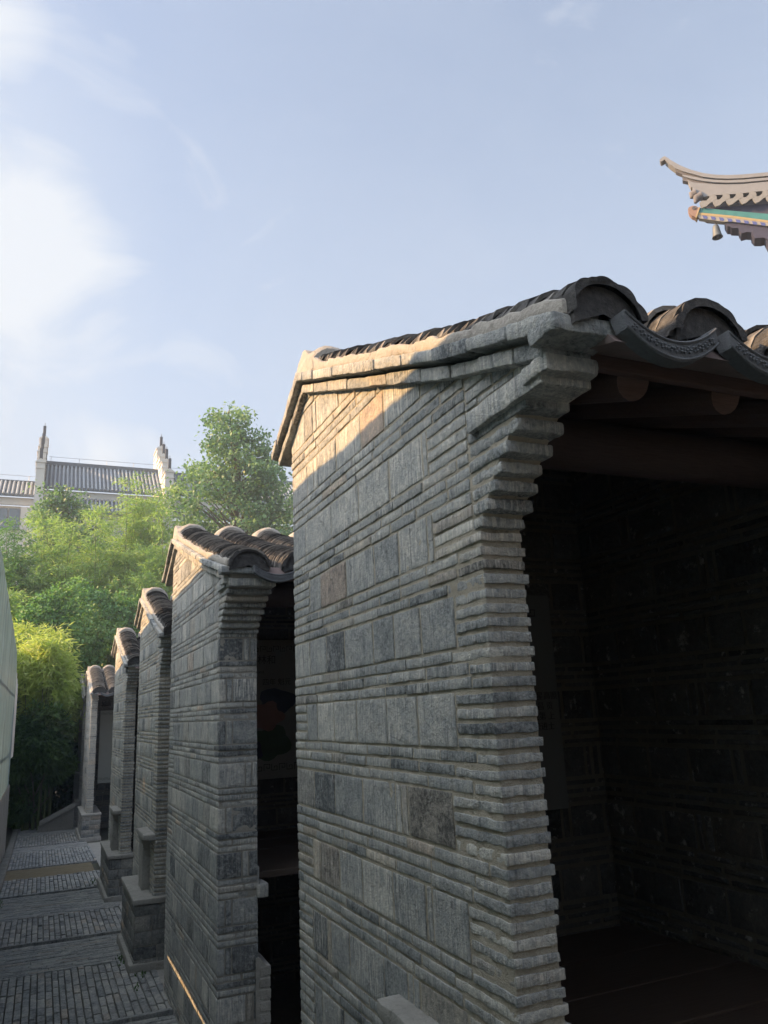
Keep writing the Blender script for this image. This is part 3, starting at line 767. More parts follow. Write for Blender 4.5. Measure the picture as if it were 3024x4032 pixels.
    F = [(i * 4 + a, i * 4 + b, (i + 1) * 4 + b, (i + 1) * 4 + a) for i in range(3) for a, b in ((0, 1), (1, 2), (2, 3), (3, 0))]
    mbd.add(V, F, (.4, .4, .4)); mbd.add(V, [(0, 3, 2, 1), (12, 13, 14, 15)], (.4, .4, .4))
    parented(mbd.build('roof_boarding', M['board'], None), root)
    # purlin
    if S['interior']:
        mpu = MB(); yb_ = Yf + .27; zb_ = float(P(yb_)) - .24
        tube(mpu, [(x0 + t - .02, yb_, zb_), (XE, yb_, zb_ - .0)], .085, 18)
        parented(mpu.build('purlin', M['dark_timber'], None, smooth=True), root)
    # back wall and partitions in the same banded brick
    def brickwall(name, axis, u0, u1, pos, depth, z1f, side, res_, visible=True):
        mw = MB(); ms_ = MB(); rr = layout(u0, u1, zg, 2.2, rs, S['phase'] + .02)
        for (a, b, c, d, tall) in rr:
            lim = z1f((a + b) / 2)
            if c > lim - .02: continue
            d = min(d, lim); cc = (rcol(rs, tall)[0], rs.random() * .9, rs.random() * .3)
            g2 = .009; j = rs.uniform(-.002, .003)
            if axis == 'x':   # wall face seen from the front (-Y)
                box(mw, (a + g2, pos - j, c + g2), (b - g2, pos + .05, d - g2), .004, res_, cc, .002, rs.randrange(40), None, 'xXyzZ')
            else:
                box(mw, (pos - j, a + g2, c + g2), (pos + .05, b - g2, d - g2), .004, res_, cc, .002, rs.randrange(40), None, 'xyYzZ')
        if axis == 'x': box(ms_, (u0, pos + .004, zg), (u1, pos + depth, z1f(u0)), .003, .15, (.5, .5, .5), .002, 3)
        else:
            pts = [(u0, zg), (u1, zg)] + [(y, float(z1f(y))) for y in np.linspace(u1, u0, 5)]
            prism(ms_, pts, 0, pos + .004, pos + depth, (.5, .5, .5))
        w_ = parented(mw.build(name, M['brick_shade_toned'], None, smooth=True), root)
        parented(ms_.build(name + '_mortar', M['mortar_shade_toned'], None), root)
    yb0 = Yr - .22
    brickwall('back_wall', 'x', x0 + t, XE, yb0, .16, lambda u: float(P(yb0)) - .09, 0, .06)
    if S.get('seen_back'):
        mw = MB(); box(mw, (x0 + t, Yr - .012, zg), (XE, Yr - .002, float(P(Yr)) - .1), .003, .3); parented(mw.build('rear_facing', M['concrete'], None), root)
    xs_ = S['parts']
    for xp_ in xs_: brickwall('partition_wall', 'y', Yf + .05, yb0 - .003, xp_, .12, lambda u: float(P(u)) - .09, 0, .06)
    # plank seats inside, brick sill at the opening
    if S['interior']:
        edges = [x0 + t] + [v for v in xs_] + [XE]
        for a, b in zip(edges[:-1], edges[1:]):
            a2 = a + (.12 if a != x0 + t else 0)
            mq = MB(); zs = S['seat']; nb = 4; dy = (yb0 - .06 - (Yf + .12)) / nb
            for q in range(nb):
                box(mq, (a2 + .004, Yf + .12 + q * dy + .003, zs - .04), (b - .004, Yf + .12 + (q + 1) * dy - .003, zs + rs.uniform(-.003, .003)), .004, .3)
            parented(mq.build('plank_seat', M['plank'], None), root)
    if S.get('sill'):
        msl = MB(); box(msl, (x0 + t - .01, Yf - .01, S['sill'] - .075), (x0 + t + .06, Yf + .16, S['sill']), .008, .03, (.6, .5, .5), .004, 4)
        box(msl, (x0 + t - .008, Yf + .0, S['sill'] + .002), (x0 + t + .008, Yf + .12, S['sill'] + .1), .008, .03, (.4, .95, .3), .004, 4)
        parented(msl.build('corbel_sill', M['brick'], None, smooth=True), root)
    # plinth on the lane side
    if S.get('rplinth'):
        zt_ = S['rplinth']; mq = MB()
        poly = [(x0 + t - .02, zg), (x0 + t + .065, zg), (x0 + t + .062, zt_ - .09), (x0 + t + .052, zt_ - .055), (x0 + t + .02, zt_ - .025), (x0 + t + .004, zt_), (x0 + t - .02, zt_)]
        prism(mq, poly, 1, Yf - .012, Yf + .5); 
        for q in range(9): box(mq, (x0 + t, Yf - .016, zt_ - .1 - q * .062), (x0 + t + .068, Yf + .5, zt_ - .1 - q * .062 + .054), .006, .05, rcol(rs, 0), .004, q)
        parented(mq.build('side_plinth', M['stone'], None), root)
    # plinth block and ledge on the alley side
    for (kind, xa, ya, yb, z1) in S.get('ledges', ()):
        mq = MB()
        if kind == 'slab':
            box(mq, (xa, ya, z1 - .05), (x0 + .02, yb, z1), .006, .04, (.5, .5, .5), .005, 7)
            parented(mq.build('ledge_slab', M['stone'], None, smooth=True), root)
            mq = MB(); rs2 = random.Random(5)
            poly = [(xa + .012, z1 - .051), (x0 + .01, z1 - .051), (x0 + .01, z1 - .9), (xa + .03, z1 - .9), (xa + .03, z1 - .12)]
            prism(mq, poly, 1, (ya + yb) / 2 + .02, yb - .01); parented(mq.build('ledge_bracket', M['stone'], None), root)
        else:
            def gr(Q): Q = Q.copy(); Q[:, 2] = np.where(Q[:, 2] < z1 - .3, np.minimum(Q[:, 2], 9), Q[:, 2]); return Q
            rgt = x0 + t + S.get('blockr', .03)
            box(mq, (xa, ya, z1 - .045), (rgt, yb, z1), .008, .05, (.7, .5, .5), .005, 7)
            parented(mq.build('plinth_coping', M['stone'], None, smooth=True), root)
            mq = MB(); z_ = z1 - .048
            while z_ > zg - .02:
                h_ = rs.uniform(.075, .13); y_ = ya + .012; fst = True
                while y_ < yb - .02:
                    l_ = rs.uniform(.2, .38)
                    if yb - .01 - (y_ + l_) < .08: l_ = yb - .01 - y_
                    xsp = [xa + .012, xa + .012 + (rgt - xa) * rs.uniform(.35, .65), rgt - .012] if fst else [xa + .012, rgt - .012]
                    for a_, b_ in zip(xsp[:-1], xsp[1:]): box(mq, (a_ + .002 + rs.uniform(0, .004), y_ + .002, z_ - h_ + .003), (b_ - .002, y_ + l_ - .002, z_ - .003), .006, .05, rcol(rs, 1), .004, rs.randrange(50))
                    y_ += l_; fst = False
                z_ -= h_
            parented(mq.build('plinth_block', M['plinth_brick'], None, smooth=True), root)
            mq = MB(); box(mq, (xa + .022, ya + .022, zg - .05), (rgt - .022, yb - .022, z1 - .05), .004, .3); parented(mq.build('plinth_mortar', M['mortar_side'], None), root)
            mq = MB(); box(mq, (xa - .02, ya - .02, zg - .05), (rgt + .01, yb - .03, zg + .14), .015, .06, (.5, .5, .5), .012, 9)
            parented(mq.build('footing', M['stone'], None, smooth=True), root)
    return root
M['plinth_brick'] = mat_brick('plinth_brick', 1.05, .4)
M['stone_tile'] = mat_mortar('moulded_grey_tile', (.10, .108, .118), (.19, .20, .21), 90, .003)
M['stone_dark'] = mat_mortar('weathered_block', (.17, .17, .155), (.32, .31, .285), 30, .006, moss=.12)

SH = [
 dict(seed=1, x0=1.0, Yf=1.66, Yr=3.31, t=.128, res=.011, Ye=1.20, Yp=3.04, Yt=3.46, ze=.805, zp=1.475, zt=1.235, zc=.44, corb=.345, phase=-.105, q_lo=.22, q_hi=.20, style='stack', XE=4.4,
      sp=.298, R=.097, cols=11, xc0=1.065, tl=.085, pitch=.046, interior=True, parts=[2.42, 4.0], seat=-.955, ledges=[('slab', .925, 1.95, 2.32, -.80)],
      label='nearest brick shed, its tall gable wall with large and thin grey bricks filling the middle'),
 dict(seed=2, x0=1.0, Yf=4.95, Yr=7.05, t=.245, res=.02, Ye=4.62, Yp=6.82, Yt=7.36, ze=.90, zp=1.56, zt=1.29, zc=.52, corb=.30, phase=-.16, q_lo=.0, q_hi=.25, style='block', XE=4.2,
      sp=.34, R=.125, cols=9, xc0=1.11, tl=.085, pitch=.044, interior=True, parts=[2.6], seat=-.93, sill=-.975, rplinth=-1.37, topw=.045,
      label='second brick shed from the front, with three tiled humps above its pier of block masonry'),
 dict(seed=3, x0=1.0, Yf=7.80, Yr=9.62, t=.14, res=.04, Ye=7.46, Yp=9.28, Yt=9.80, ze=.80, zp=1.40, zt=1.17, zc=.45, corb=.28, phase=-.1, q_lo=.25, q_hi=.18, style='stack', XE=3.2,
      sp=.335, R=.122, cols=6, xc0=1.105, tl=.09, pitch=.05, interior=False, parts=[2.5], seat=-.95, ledges=[('block', .82, 7.72, 8.95, -1.52), ('slab', .90, 7.81, 8.4, -1.0)],
      label='third brick shed from the front, one tiled hump above a stepped plinth'),
 dict(seed=4, x0=1.0, Yf=11.2, Yr=13.15, t=.14, res=.05, Ye=10.9, Yp=12.75, Yt=13.35, ze=.76, zp=1.33, zt=1.1, zc=.42, corb=.25, phase=-.1, q_lo=.25, q_hi=.18, style='stack', XE=3.2,
      sp=.335, R=.122, cols=6, xc0=1.105, tl=.1, pitch=.06, interior=False, parts=[2.5], seat=-.95, ledges=[('block', .85, 11.12, 12.6, -1.63), ('slab', .90, 11.21, 11.9, -1.1)],
      label='fourth brick shed from the front, just nearer than the shed with an open doorway'),
 dict(seed=5, x0=.985, Yf=19.3, Yr=21.9, t=.14, res=.07, Ye=18.95, Yp=21.3, Yt=22.0, ze=.70, zp=1.33, zt=1.05, zc=.3, corb=.1, phase=-.1, q_lo=.25, q_hi=.18, style='stack', XE=4.2,
      sp=.335, R=.14, lip=1.1, cols=8, xc0=1.13, tl=.12, pitch=.085, interior=False, parts=[3.2], seat=-1.3, blockr=.17, ledges=[('block', .88, 19.15, 21.2, -1.90)],
      label='fifth brick shed from the front, its doorway showing a tall pale panel'),
 dict(seed=6, x0=.97, Yf=23.0, Yr=25.2, t=.14, res=.08, Ye=22.6, Yp=24.9, Yt=25.5, ze=.72, zp=1.36, zt=1.05, zc=.3, corb=.1, phase=-.1, q_lo=.25, q_hi=.18, style='stack', XE=4.2,
      sp=.335, R=.14, lip=1.1, cols=6, xc0=1.13, tl=.12, pitch=.085, interior=False, parts=[3.2], seat=-1.3, ledges=[('block', .86, 22.8, 25.0, -1.9), ('slab', .83, 23.0, 24, -1.2)],
      label='farthest brick shed, a narrow sliver of wall and roof against the bamboo'),
]
for S in SH: cell_row(S)

# the row behind the photographer closes the lane (its plain back wall)
def rear_row():
    root = empty('back_wall_of_row', (3, -.3, -2)); tag(root, 'plain brick back wall of the cell row behind the viewer', 'wall')
    mb = MB(); rs = random.Random(4)
    for (a, b, c, d, tall) in layout(1.0, 8.0, -2.05, 1.1, rs, 0):
        box(mb, (a + .005, -.26, c + .005), (b - .005, -.2, d - .005), .004, .2, rcol(rs, tall), 0, 0, None, 'xXYzZ')
    parented(mb.build('brick_face', M['brick'], None), root)
    mb = MB(); box(mb, (1.0, -.5, -2.05), (8, -.205, 1.1), .003, .4); parented(mb.build('mortar_bed', M['mortar'], None), root)
    mb = MB(); prism(mb, [(-.05, 1.05), (-2.2, .6), (-2.2, .68), (-.45, 1.42), (-.05, 1.14)], 0, .9, 8.05); parented(mb.build('roof', M['tile'], None), root)
rear_row()

# ------------------------------------------------------------------ display panels
def text_mesh(body, size, mat, loc, root, name='lettering'):
    cu = bpy.data.curves.new('t', 'FONT'); cu.body = body; cu.size = size; cu.extrude = .001
    o = bpy.data.objects.new('t', cu); col.objects.link(o); bpy.context.view_layer.update()
    dg = bpy.context.evaluated_depsgraph_get(); me = bpy.data.meshes.new_from_object(o.evaluated_get(dg)); bpy.data.objects.remove(o)
    me.materials.clear(); me.materials.append(mat)
    m_ = bpy.data.objects.new(name, me); col.objects.link(m_); m_.rotation_euler = (math.pi / 2, 0, 0); m_.location = loc; parented(m_, root); return m_
def fret(mb, x0, x1, z, s, y):
    x = x0; w = .1 * s
    pat = [((0, 0), (0, 1)), ((0, 1), (1, 1)), ((1, 1), (1, .35)), ((1, .35), (.5, .35)), ((.5, .35), (.5, .65)), ((1.35, 1), (1.35, 0)), ((1.35, 0), (2.3, 0)), ((2.3, 0), (2.3, .65)), ((2.3, .65), (1.8, .65)), ((1.8, .65), (1.8, .35))]
    while x + 2.5 * s < x1:
        for (a, b), (c, d) in pat:
            box(mb, (x + min(a, c) * s - w / 2, y - .002, z + min(b, d) * s - w / 2), (x + max(a, c) * s + w / 2, y, z + max(b, d) * s + w / 2), 0, 9, (.5, .5, .5))
        x += 2.7 * s
def panel(x0, x1, z0, z1, y, label, lines, flower=False, title=None):
    root = empty('display_panel', ((x0 + x1) / 2, y, z0)); tag(root, label, 'display panel', 'display panels hung on the back walls of the cells')
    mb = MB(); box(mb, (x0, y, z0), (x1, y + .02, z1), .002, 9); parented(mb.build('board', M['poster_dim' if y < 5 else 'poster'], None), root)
    for zz, sz in ((z1 - .10, .045), (z0 + .07, .05)):
        mb = MB(); fret(mb, x0 + .03, x1 - .02, zz, sz, y - .001); parented(mb.build('fret_border', M['ink'], None), root)
    if title:
        text_mesh(title[0], .085, M['ink'], (title[1], y - .003, title[2]), root); text_mesh(title[3], .035, M['ink'], (title[1] + .0, y - .003, title[2] - .085), root)
    for (s, x, z, sz) in lines: text_mesh(s, sz, M['ink'], (x, y - .003, z), root)
    if flower:
        def blob(cx, cz, rx, rz, mat, n, sd, nm, yy):
            rr = random.Random(sd); mb = MB(); V = [(cx, yy, cz)]; K = 26
            for j in range(K):
                a = 2 * math.pi * j / K; q = 1 + .14 * math.sin(a * n + sd) + rr.uniform(-.05, .05); V.append((cx + rx * q * math.cos(a), yy, cz + rz * q * math.sin(a)))
            mb.add(V, [(0, j + 1, (j + 1) % K + 1) for j in range(K)], (.5, .5, .5)); parented(mb.build(nm, mat, None), root)
        cx_, cz_ = flower
        blob(cx_ + .1, cz_ + .10, .16, .12, M['navy'], 3, 1, 'printed_shape', y - .0015); blob(cx_, cz_ - .02, .15, .12, M['pink'], 5, 2, 'printed_flower', y - .003)
        blob(cx_ + .05, cz_ - .24, .17, .14, M['leafgreen'], 4, 3, 'printed_leaves', y - .002); blob(cx_ - .12, cz_ - .3, .09, .08, M['navy'], 4, 4, 'printed_shape', y - .003)
panel(1.36, 2.19, -.46, .50, 3.06, 'grey panel in the nearest shed, small dark characters beside its black fret border', [('魁星高照', 2.03, .02, .038), ('文昌 贡', 2.03, -.025, .038), ('及第 上', 2.035, -.07, .038), ('榜进士', 2.04, -.115, .038)])
panel(1.46, 2.50, -.52, .66, 6.79, 'grey panel in the second shed, printed with a title, rose flower and fret border', [('广西三、四年 魁元', 1.50, .27, .062)], flower=(1.78, .02), title=('桂林和', 1.62, .455, 'Guilin and'))
panel(1.27, 1.95, -1.37, .32, 20.6, 'tall pale panel hanging in the doorway of the fifth shed', [])

# ------------------------------------------------------------------ foliage
def leaves(mb, C, Dn, ln, wd, rng, tone, nrm=None):
    """C centres (n,3), Dn directions; a diamond leaf folded along its spine"""
    n = len(C); D = Dn / np.maximum(np.linalg.norm(Dn, axis=1, keepdims=True), 1e-6)
    U = rng.normal(size=(n, 3)) if nrm is None else nrm + rng.normal(size=(n, 3)) * .55
    S_ = np.cross(D, U); S_ /= np.maximum(np.linalg.norm(S_, axis=1, keepdims=True), 1e-6)
    l = ln * rng.uniform(.7, 1.3, (n, 1)); w = wd * rng.uniform(.7, 1.2, (n, 1))
    a = C; b = C + D * l * .4 + S_ * w / 2; c = C + D * l; d = C + D * l * .4 - S_ * w / 2
    V = np.stack([a, b, c, d], 1).reshape(-1, 3); F = np.arange(4 * n).reshape(n, 4)
    tn = np.clip(tone + rng.normal(0, .18, n), 0, 1); col_ = np.repeat(np.column_stack([tn, rng.random(n), rng.random(n)]), 4, axis=0)
    mb.add(V, F, col_)
def bamboo(x, y, H, R, label, mat='bamboo', ncul=22, seed=0, lean=(0, 0), ln=.2, wd=.036, dens=1.25, zlow=.25, tone=.5):
    rng = np.random.default_rng(seed); zg = float(gz(y)); root = empty('bamboo_clump', (x, y, zg)); tag(root, label, 'bamboo', 'bamboo clumps at the end of the alley')
    mc = MB(); ml = MB()
    for i in range(ncul):
        az = rng.uniform(0, 2 * np.pi); rr = R * rng.uniform(.1, 1.0) ** .7; h = H * rng.uniform(.72, 1.0) * (1 - .28 * (rr / R) ** 2)
        dx, dy = math.cos(az) * rr + lean[0], math.sin(az) * rr + lean[1]; bx, by = x + rng.normal() * .3 * R, y + rng.normal() * .3 * R
        s = np.linspace(0, 1, 14); pth = np.column_stack([bx + dx * s ** 2.2, by + dy * s ** 2.2, zg + h * (s - .0 * s) * (1.12 - .12 * s ** 4)])
        pth[:, 2] -= (.16 * rr + .05 * H) * np.clip(s - .75, 0, 1) ** 2 * 9
        tube(mc, [tuple(p) for p in pth], list(np.linspace(.03, .006, 14)), 5, (.5, .5, .5), cap=False)
        nb = int(60 * dens); ss = zlow + (1 - zlow) * rng.random(nb) ** .75
        P0 = np.column_stack([np.interp(ss, s, pth[:, k]) for k in range(3)])
        ba = rng.uniform(0, 2 * np.pi, nb); bl = rng.uniform(.25, .75, nb) * (1.15 - .5 * ss) * (.6 + .08 * H)
        bd = np.column_stack([np.cos(ba), np.sin(ba), rng.uniform(-.1, .6, nb)])
        for q in np.linspace(.25, 1, 5):
            Q = P0 + bd * (bl * q)[:, None]; Q[:, 2] -= .35 * bl * q ** 2
            for _ in range(3):
                dd = bd * .8 + rng.normal(size=(nb, 3)) * .6; dd[:, 2] -= .5
                leaves(ml, Q + rng.normal(size=(nb, 3)) * .05, dd, ln, wd, rng, tone)
    parented(mc.build('culm', M['culm'], None), root); parented(ml.build('foliage', M[mat], None), root); return root
def shrub(name, lumps, label, cat, mat, seed=0, n=9000, ln=.1, wd=.075, tone=.5, group=None, trunk=None):
    rng = np.random.default_rng(seed); x, y = lumps[0][0], lumps[0][1]; zg = float(gz(y)); root = empty(name, (x, y, zg)); tag(root, label, cat, group)
    ml = MB(); tot = sum(r[3] * r[5] for r in lumps)
    for (cx_, cy_, cz_, rx, ry, rz) in lumps:
        k = int(n * rx * rz / tot); d = rng.normal(size=(k, 3)); d /= np.linalg.norm(d, axis=1, keepdims=True)
        d[:, 1] = np.where(rng.random(k) < .7, -np.abs(d[:, 1]), d[:, 1])
        rad = rng.uniform(.55, 1.0, k) ** .45; P0 = d * np.array([rx, ry, rz]); 
        nz = vnoise(P0 + np.array([cx_, cy_, cz_]), 2.2 / max(.5, rx * .6), seed) + .6 * vnoise(P0 + 9, 5, seed + 1)
        P_ = np.array([cx_, cy_, cz_]) + P0 * (rad * (1 + .38 * nz))[:, None]
        dd = rng.normal(size=(k, 3)) * .6 + d * .5; dd[:, 2] -= .35
        leaves(ml, P_, dd, ln, wd, rng, tone + .5 * nz, nrm=d * 1.0 + np.array([0, 0, .5]))
    parented(ml.build('foliage', M[mat], None), root)
    mt = MB(); rr = random.Random(seed)
    for (cx_, cy_, cz_, rx, ry, rz) in lumps:
        for q in range(2):
            e = (cx_ + rr.uniform(-.6, .6) * rx, cy_ + rr.uniform(-.4, .4) * ry, cz_ + rr.uniform(-.2, .7) * rz)
            tube(mt, [(x + rr.uniform(-.5, .5), y + .9, zg), ((x + e[0]) / 2 + rr.uniform(-.2, .2), (y + e[1]) / 2, (zg + e[2]) / 2), e], [.022, .014, .006], 5, (.5, .5, .5), cap=False)
    parented(mt.build('stem', M['bark'], None), root); return root
def tree(x, y, env, label, mat, seed, ncl, lpc, ln, wd, crad, tone=.5, trunk_r=.16, off=None):
    """env: list of (z, radius, dx) of the crown outline"""
    rng = np.random.default_rng(seed); zg = float(gz(y)); root = empty('tree', (x, y, zg)); tag(root, label, 'tree', 'trees behind the bamboo')
    ez = np.array([e[0] for e in env]); er = np.array([e[1] for e in env]); ex = np.array([e[2] for e in env])
    o = np.argsort(ez); ez, er, ex = ez[o], er[o], ex[o]
    mt = MB(); ztop = ez[-1] - .6; zs = np.linspace(zg, ztop, 10); tp = [(x + float(np.interp(z, ez, ex)) * .9 + .08 * math.sin(z), y, float(z)) for z in zs]
    tube(mt, tp, list(np.linspace(trunk_r, .02, 10)), 8, (.5, .5, .5), cap=False); parented(mt.build('trunk', M['bark'], None, smooth=True), root)
    ml = MB(); mb_ = MB()
    for i in range(ncl):
        z = rng.uniform(ez[0], ez[-1]); r0 = np.interp(z, ez, er); 
        if rng.random() > (r0 / er.max()) ** 1.3 + .15: continue
        az = rng.uniform(0, 2 * np.pi); rr = r0 * rng.uniform(.25, 1.05) ** .6
        lobe = 1 + .28 * math.sin(3 * az + z * 1.7) ; rr *= min(1.15, lobe)
        c = np.array([x + np.interp(z, ez, ex) + math.cos(az) * rr, y + math.sin(az) * rr * .9, z])
        zb = max(zg + 1, z - rr * .55 - .3); b = (x + float(np.interp(zb, ez, ex)) * .9, y, zb)
        if i % 2 == 0: tube(mb_, [b, tuple((np.array(b) + c) / 2 + [0, 0, .12 * rr]), tuple(c)], [.045, .025, .008], 5, (.5, .5, .5), cap=False)
        k = int(lpc * rng.uniform(.6, 1.3)); P_ = c + rng.normal(size=(k, 3)) * crad * np.array([1, 1, .62]); out_ = P_ - np.array([x, y, z - 1])
        dd = rng.normal(size=(k, 3)) * .7; dd[:, 2] -= .5
        leaves(ml, P_, dd, ln, wd, rng, tone + .25 * rng.normal(), nrm=np.tile([0, -.3, 1.0], (k, 1)))
    parented(mb_.build('limb', M['bark'], None), root); parented(ml.build('crown', M[mat], None), root); return root

tree(7.15, 33, [(14.1, .15, -.15), (13.4, .75, -.2), (12.4, 1.2, .0), (11.2, 2.0, .35), (10.2, 2.2, .3), (9.2, 2.85, .2), (8.0, 2.9, .2), (6.5, 2.9, .2), (5.0, 2.3, .1)],
     'tall broad-leaved tree with a pointed crown rising right of the pale house walls', 'treeleaf', 21, 470, 62, .18, .14, .27, tone=.5, trunk_r=.2)
tree(.1, 36, [(10.4, .2, -.6), (9.9, .7, .2), (9.2, 1.25, .3), (8.0, 1.5, .3), (6.5, 1.6, .2), (5.0, 1.4, 0)],
     'small dark green tree in front of the left house wall', 'treeleaf', 22, 190, 50, .17, .13, .28, tone=.38, trunk_r=.12)
tree(13.2, 38, [(12.6, .5, 0), (11, 2.0, 0), (9, 3.0, 0), (6, 3.2, 0), (4, 2.5, 0)], 'green tree hidden low behind the roofs of the second shed', 'treeleaf', 23, 300, 60, .18, .14, .35, tone=.4)
bamboo(2.6, 31, 14.2, 1.5, 'tallest yellow-green bamboo, its plume reaching the right house roof', seed=31, ncul=30, lean=(.6, 0), tone=.62, dens=1.1)
bamboo(1.0, 30, 12.0, 1.8, 'feathery light green bamboo left of the tallest plume', seed=32, ncul=30, tone=.62)
bamboo(3.9, 29, 11.0, 1.3, 'bamboo leaning behind the roof of the second shed', seed=33, ncul=22, tone=.5)
bamboo(-.4, 30, 10.8, 1.5, 'olive bamboo with yellowing tips below the small dark tree', seed=34, ncul=26, tone=.5)
bamboo(-1.5, 29.5, 10.6, 1.2, 'dusky green bamboo at the left edge above the hoarding', mat='vine', seed=35, ncul=26, tone=.55)
bamboo(2.0, 28, 8.6, 1.5, 'mid green bamboo above the rounded vine thicket', seed=36, ncul=24, tone=.36)
bamboo(-.9, 27.5, 7.9, 1.3, 'short bamboo behind the top end of the hoarding', seed=37, ncul=22, tone=.4)
shrub('vine_thicket', [(.9, 25.6, 2.7, 1.7, 1.0, 1.55), (-.35, 25.2, 2.1, .95, .8, 1.35), (2.1, 26, 2.4, 1.3, .9, 1.6), (.4, 25.8, .7, 1.9, .8, 1.6), (1.9, 26, .2, 1.6, .8, 1.8)],
      'rounded mass of leafy climbing vine over the alley end', 'climbing plant', 'vine', 41, 42000, .105, .085, .55)
bamboo(-.05, 23.2, 5.75, .72, 'bright sunlit yellow-green bamboo spray drooping over the path', mat='bamboo_bright', seed=42, ncul=22, ln=.21, wd=.034, dens=.8, zlow=.62, tone=.6)
shrub('shaded_bush', [(-.02, 22.4, -.25, .72, .5, .8), (-.5, 22.7, -.6, .55, .5, .8), (.1, 22.8, -.85, .65, .4, .6), (-.35, 23.2, -1.6, .5, .4, .8)], 'dark green leafy bush in the shade below the bright bamboo', 'bush', 'darkleaf', 43, 15000, .17, .055, .5)
shrub('undergrowth_shrub', [(.1, 26.0, -1.5, 2.4, .5, 1.2), (2.2, 27, -1.2, 1.8, .7, 1.6), (-.4, 24.9, -2.1, .8, .4, .7), (.7, 25.2, -1.3, 1.0, .4, .9)], 'low dark shrub closing the far end of the alley', 'bush', 'darkleaf', 44, 26000, .13, .07, .25)
# slanted stone beside the steps at the alley end
def far_steps():
    root = empty('stone_ramp', (.5, 22.2, -2.55)); tag(root, 'slanting grey stone slab leaning at the dark far end of the alley', 'stone slab')
    mb = MB(); prism(mb, [(.05, -2.37), (.86, -1.99), (.86, -1.89), (.05, -2.27)], 1, 22.1, 22.32); parented(mb.build('slab', M['stone'], None), root)
    mb = MB(); prism(mb, [(.02, -2.62), (.84, -2.62), (.84, -2.003), (.02, -2.388)], 1, 22.14, 22.29); parented(mb.build('support', M['stone_dark'], None), root)
far_steps()

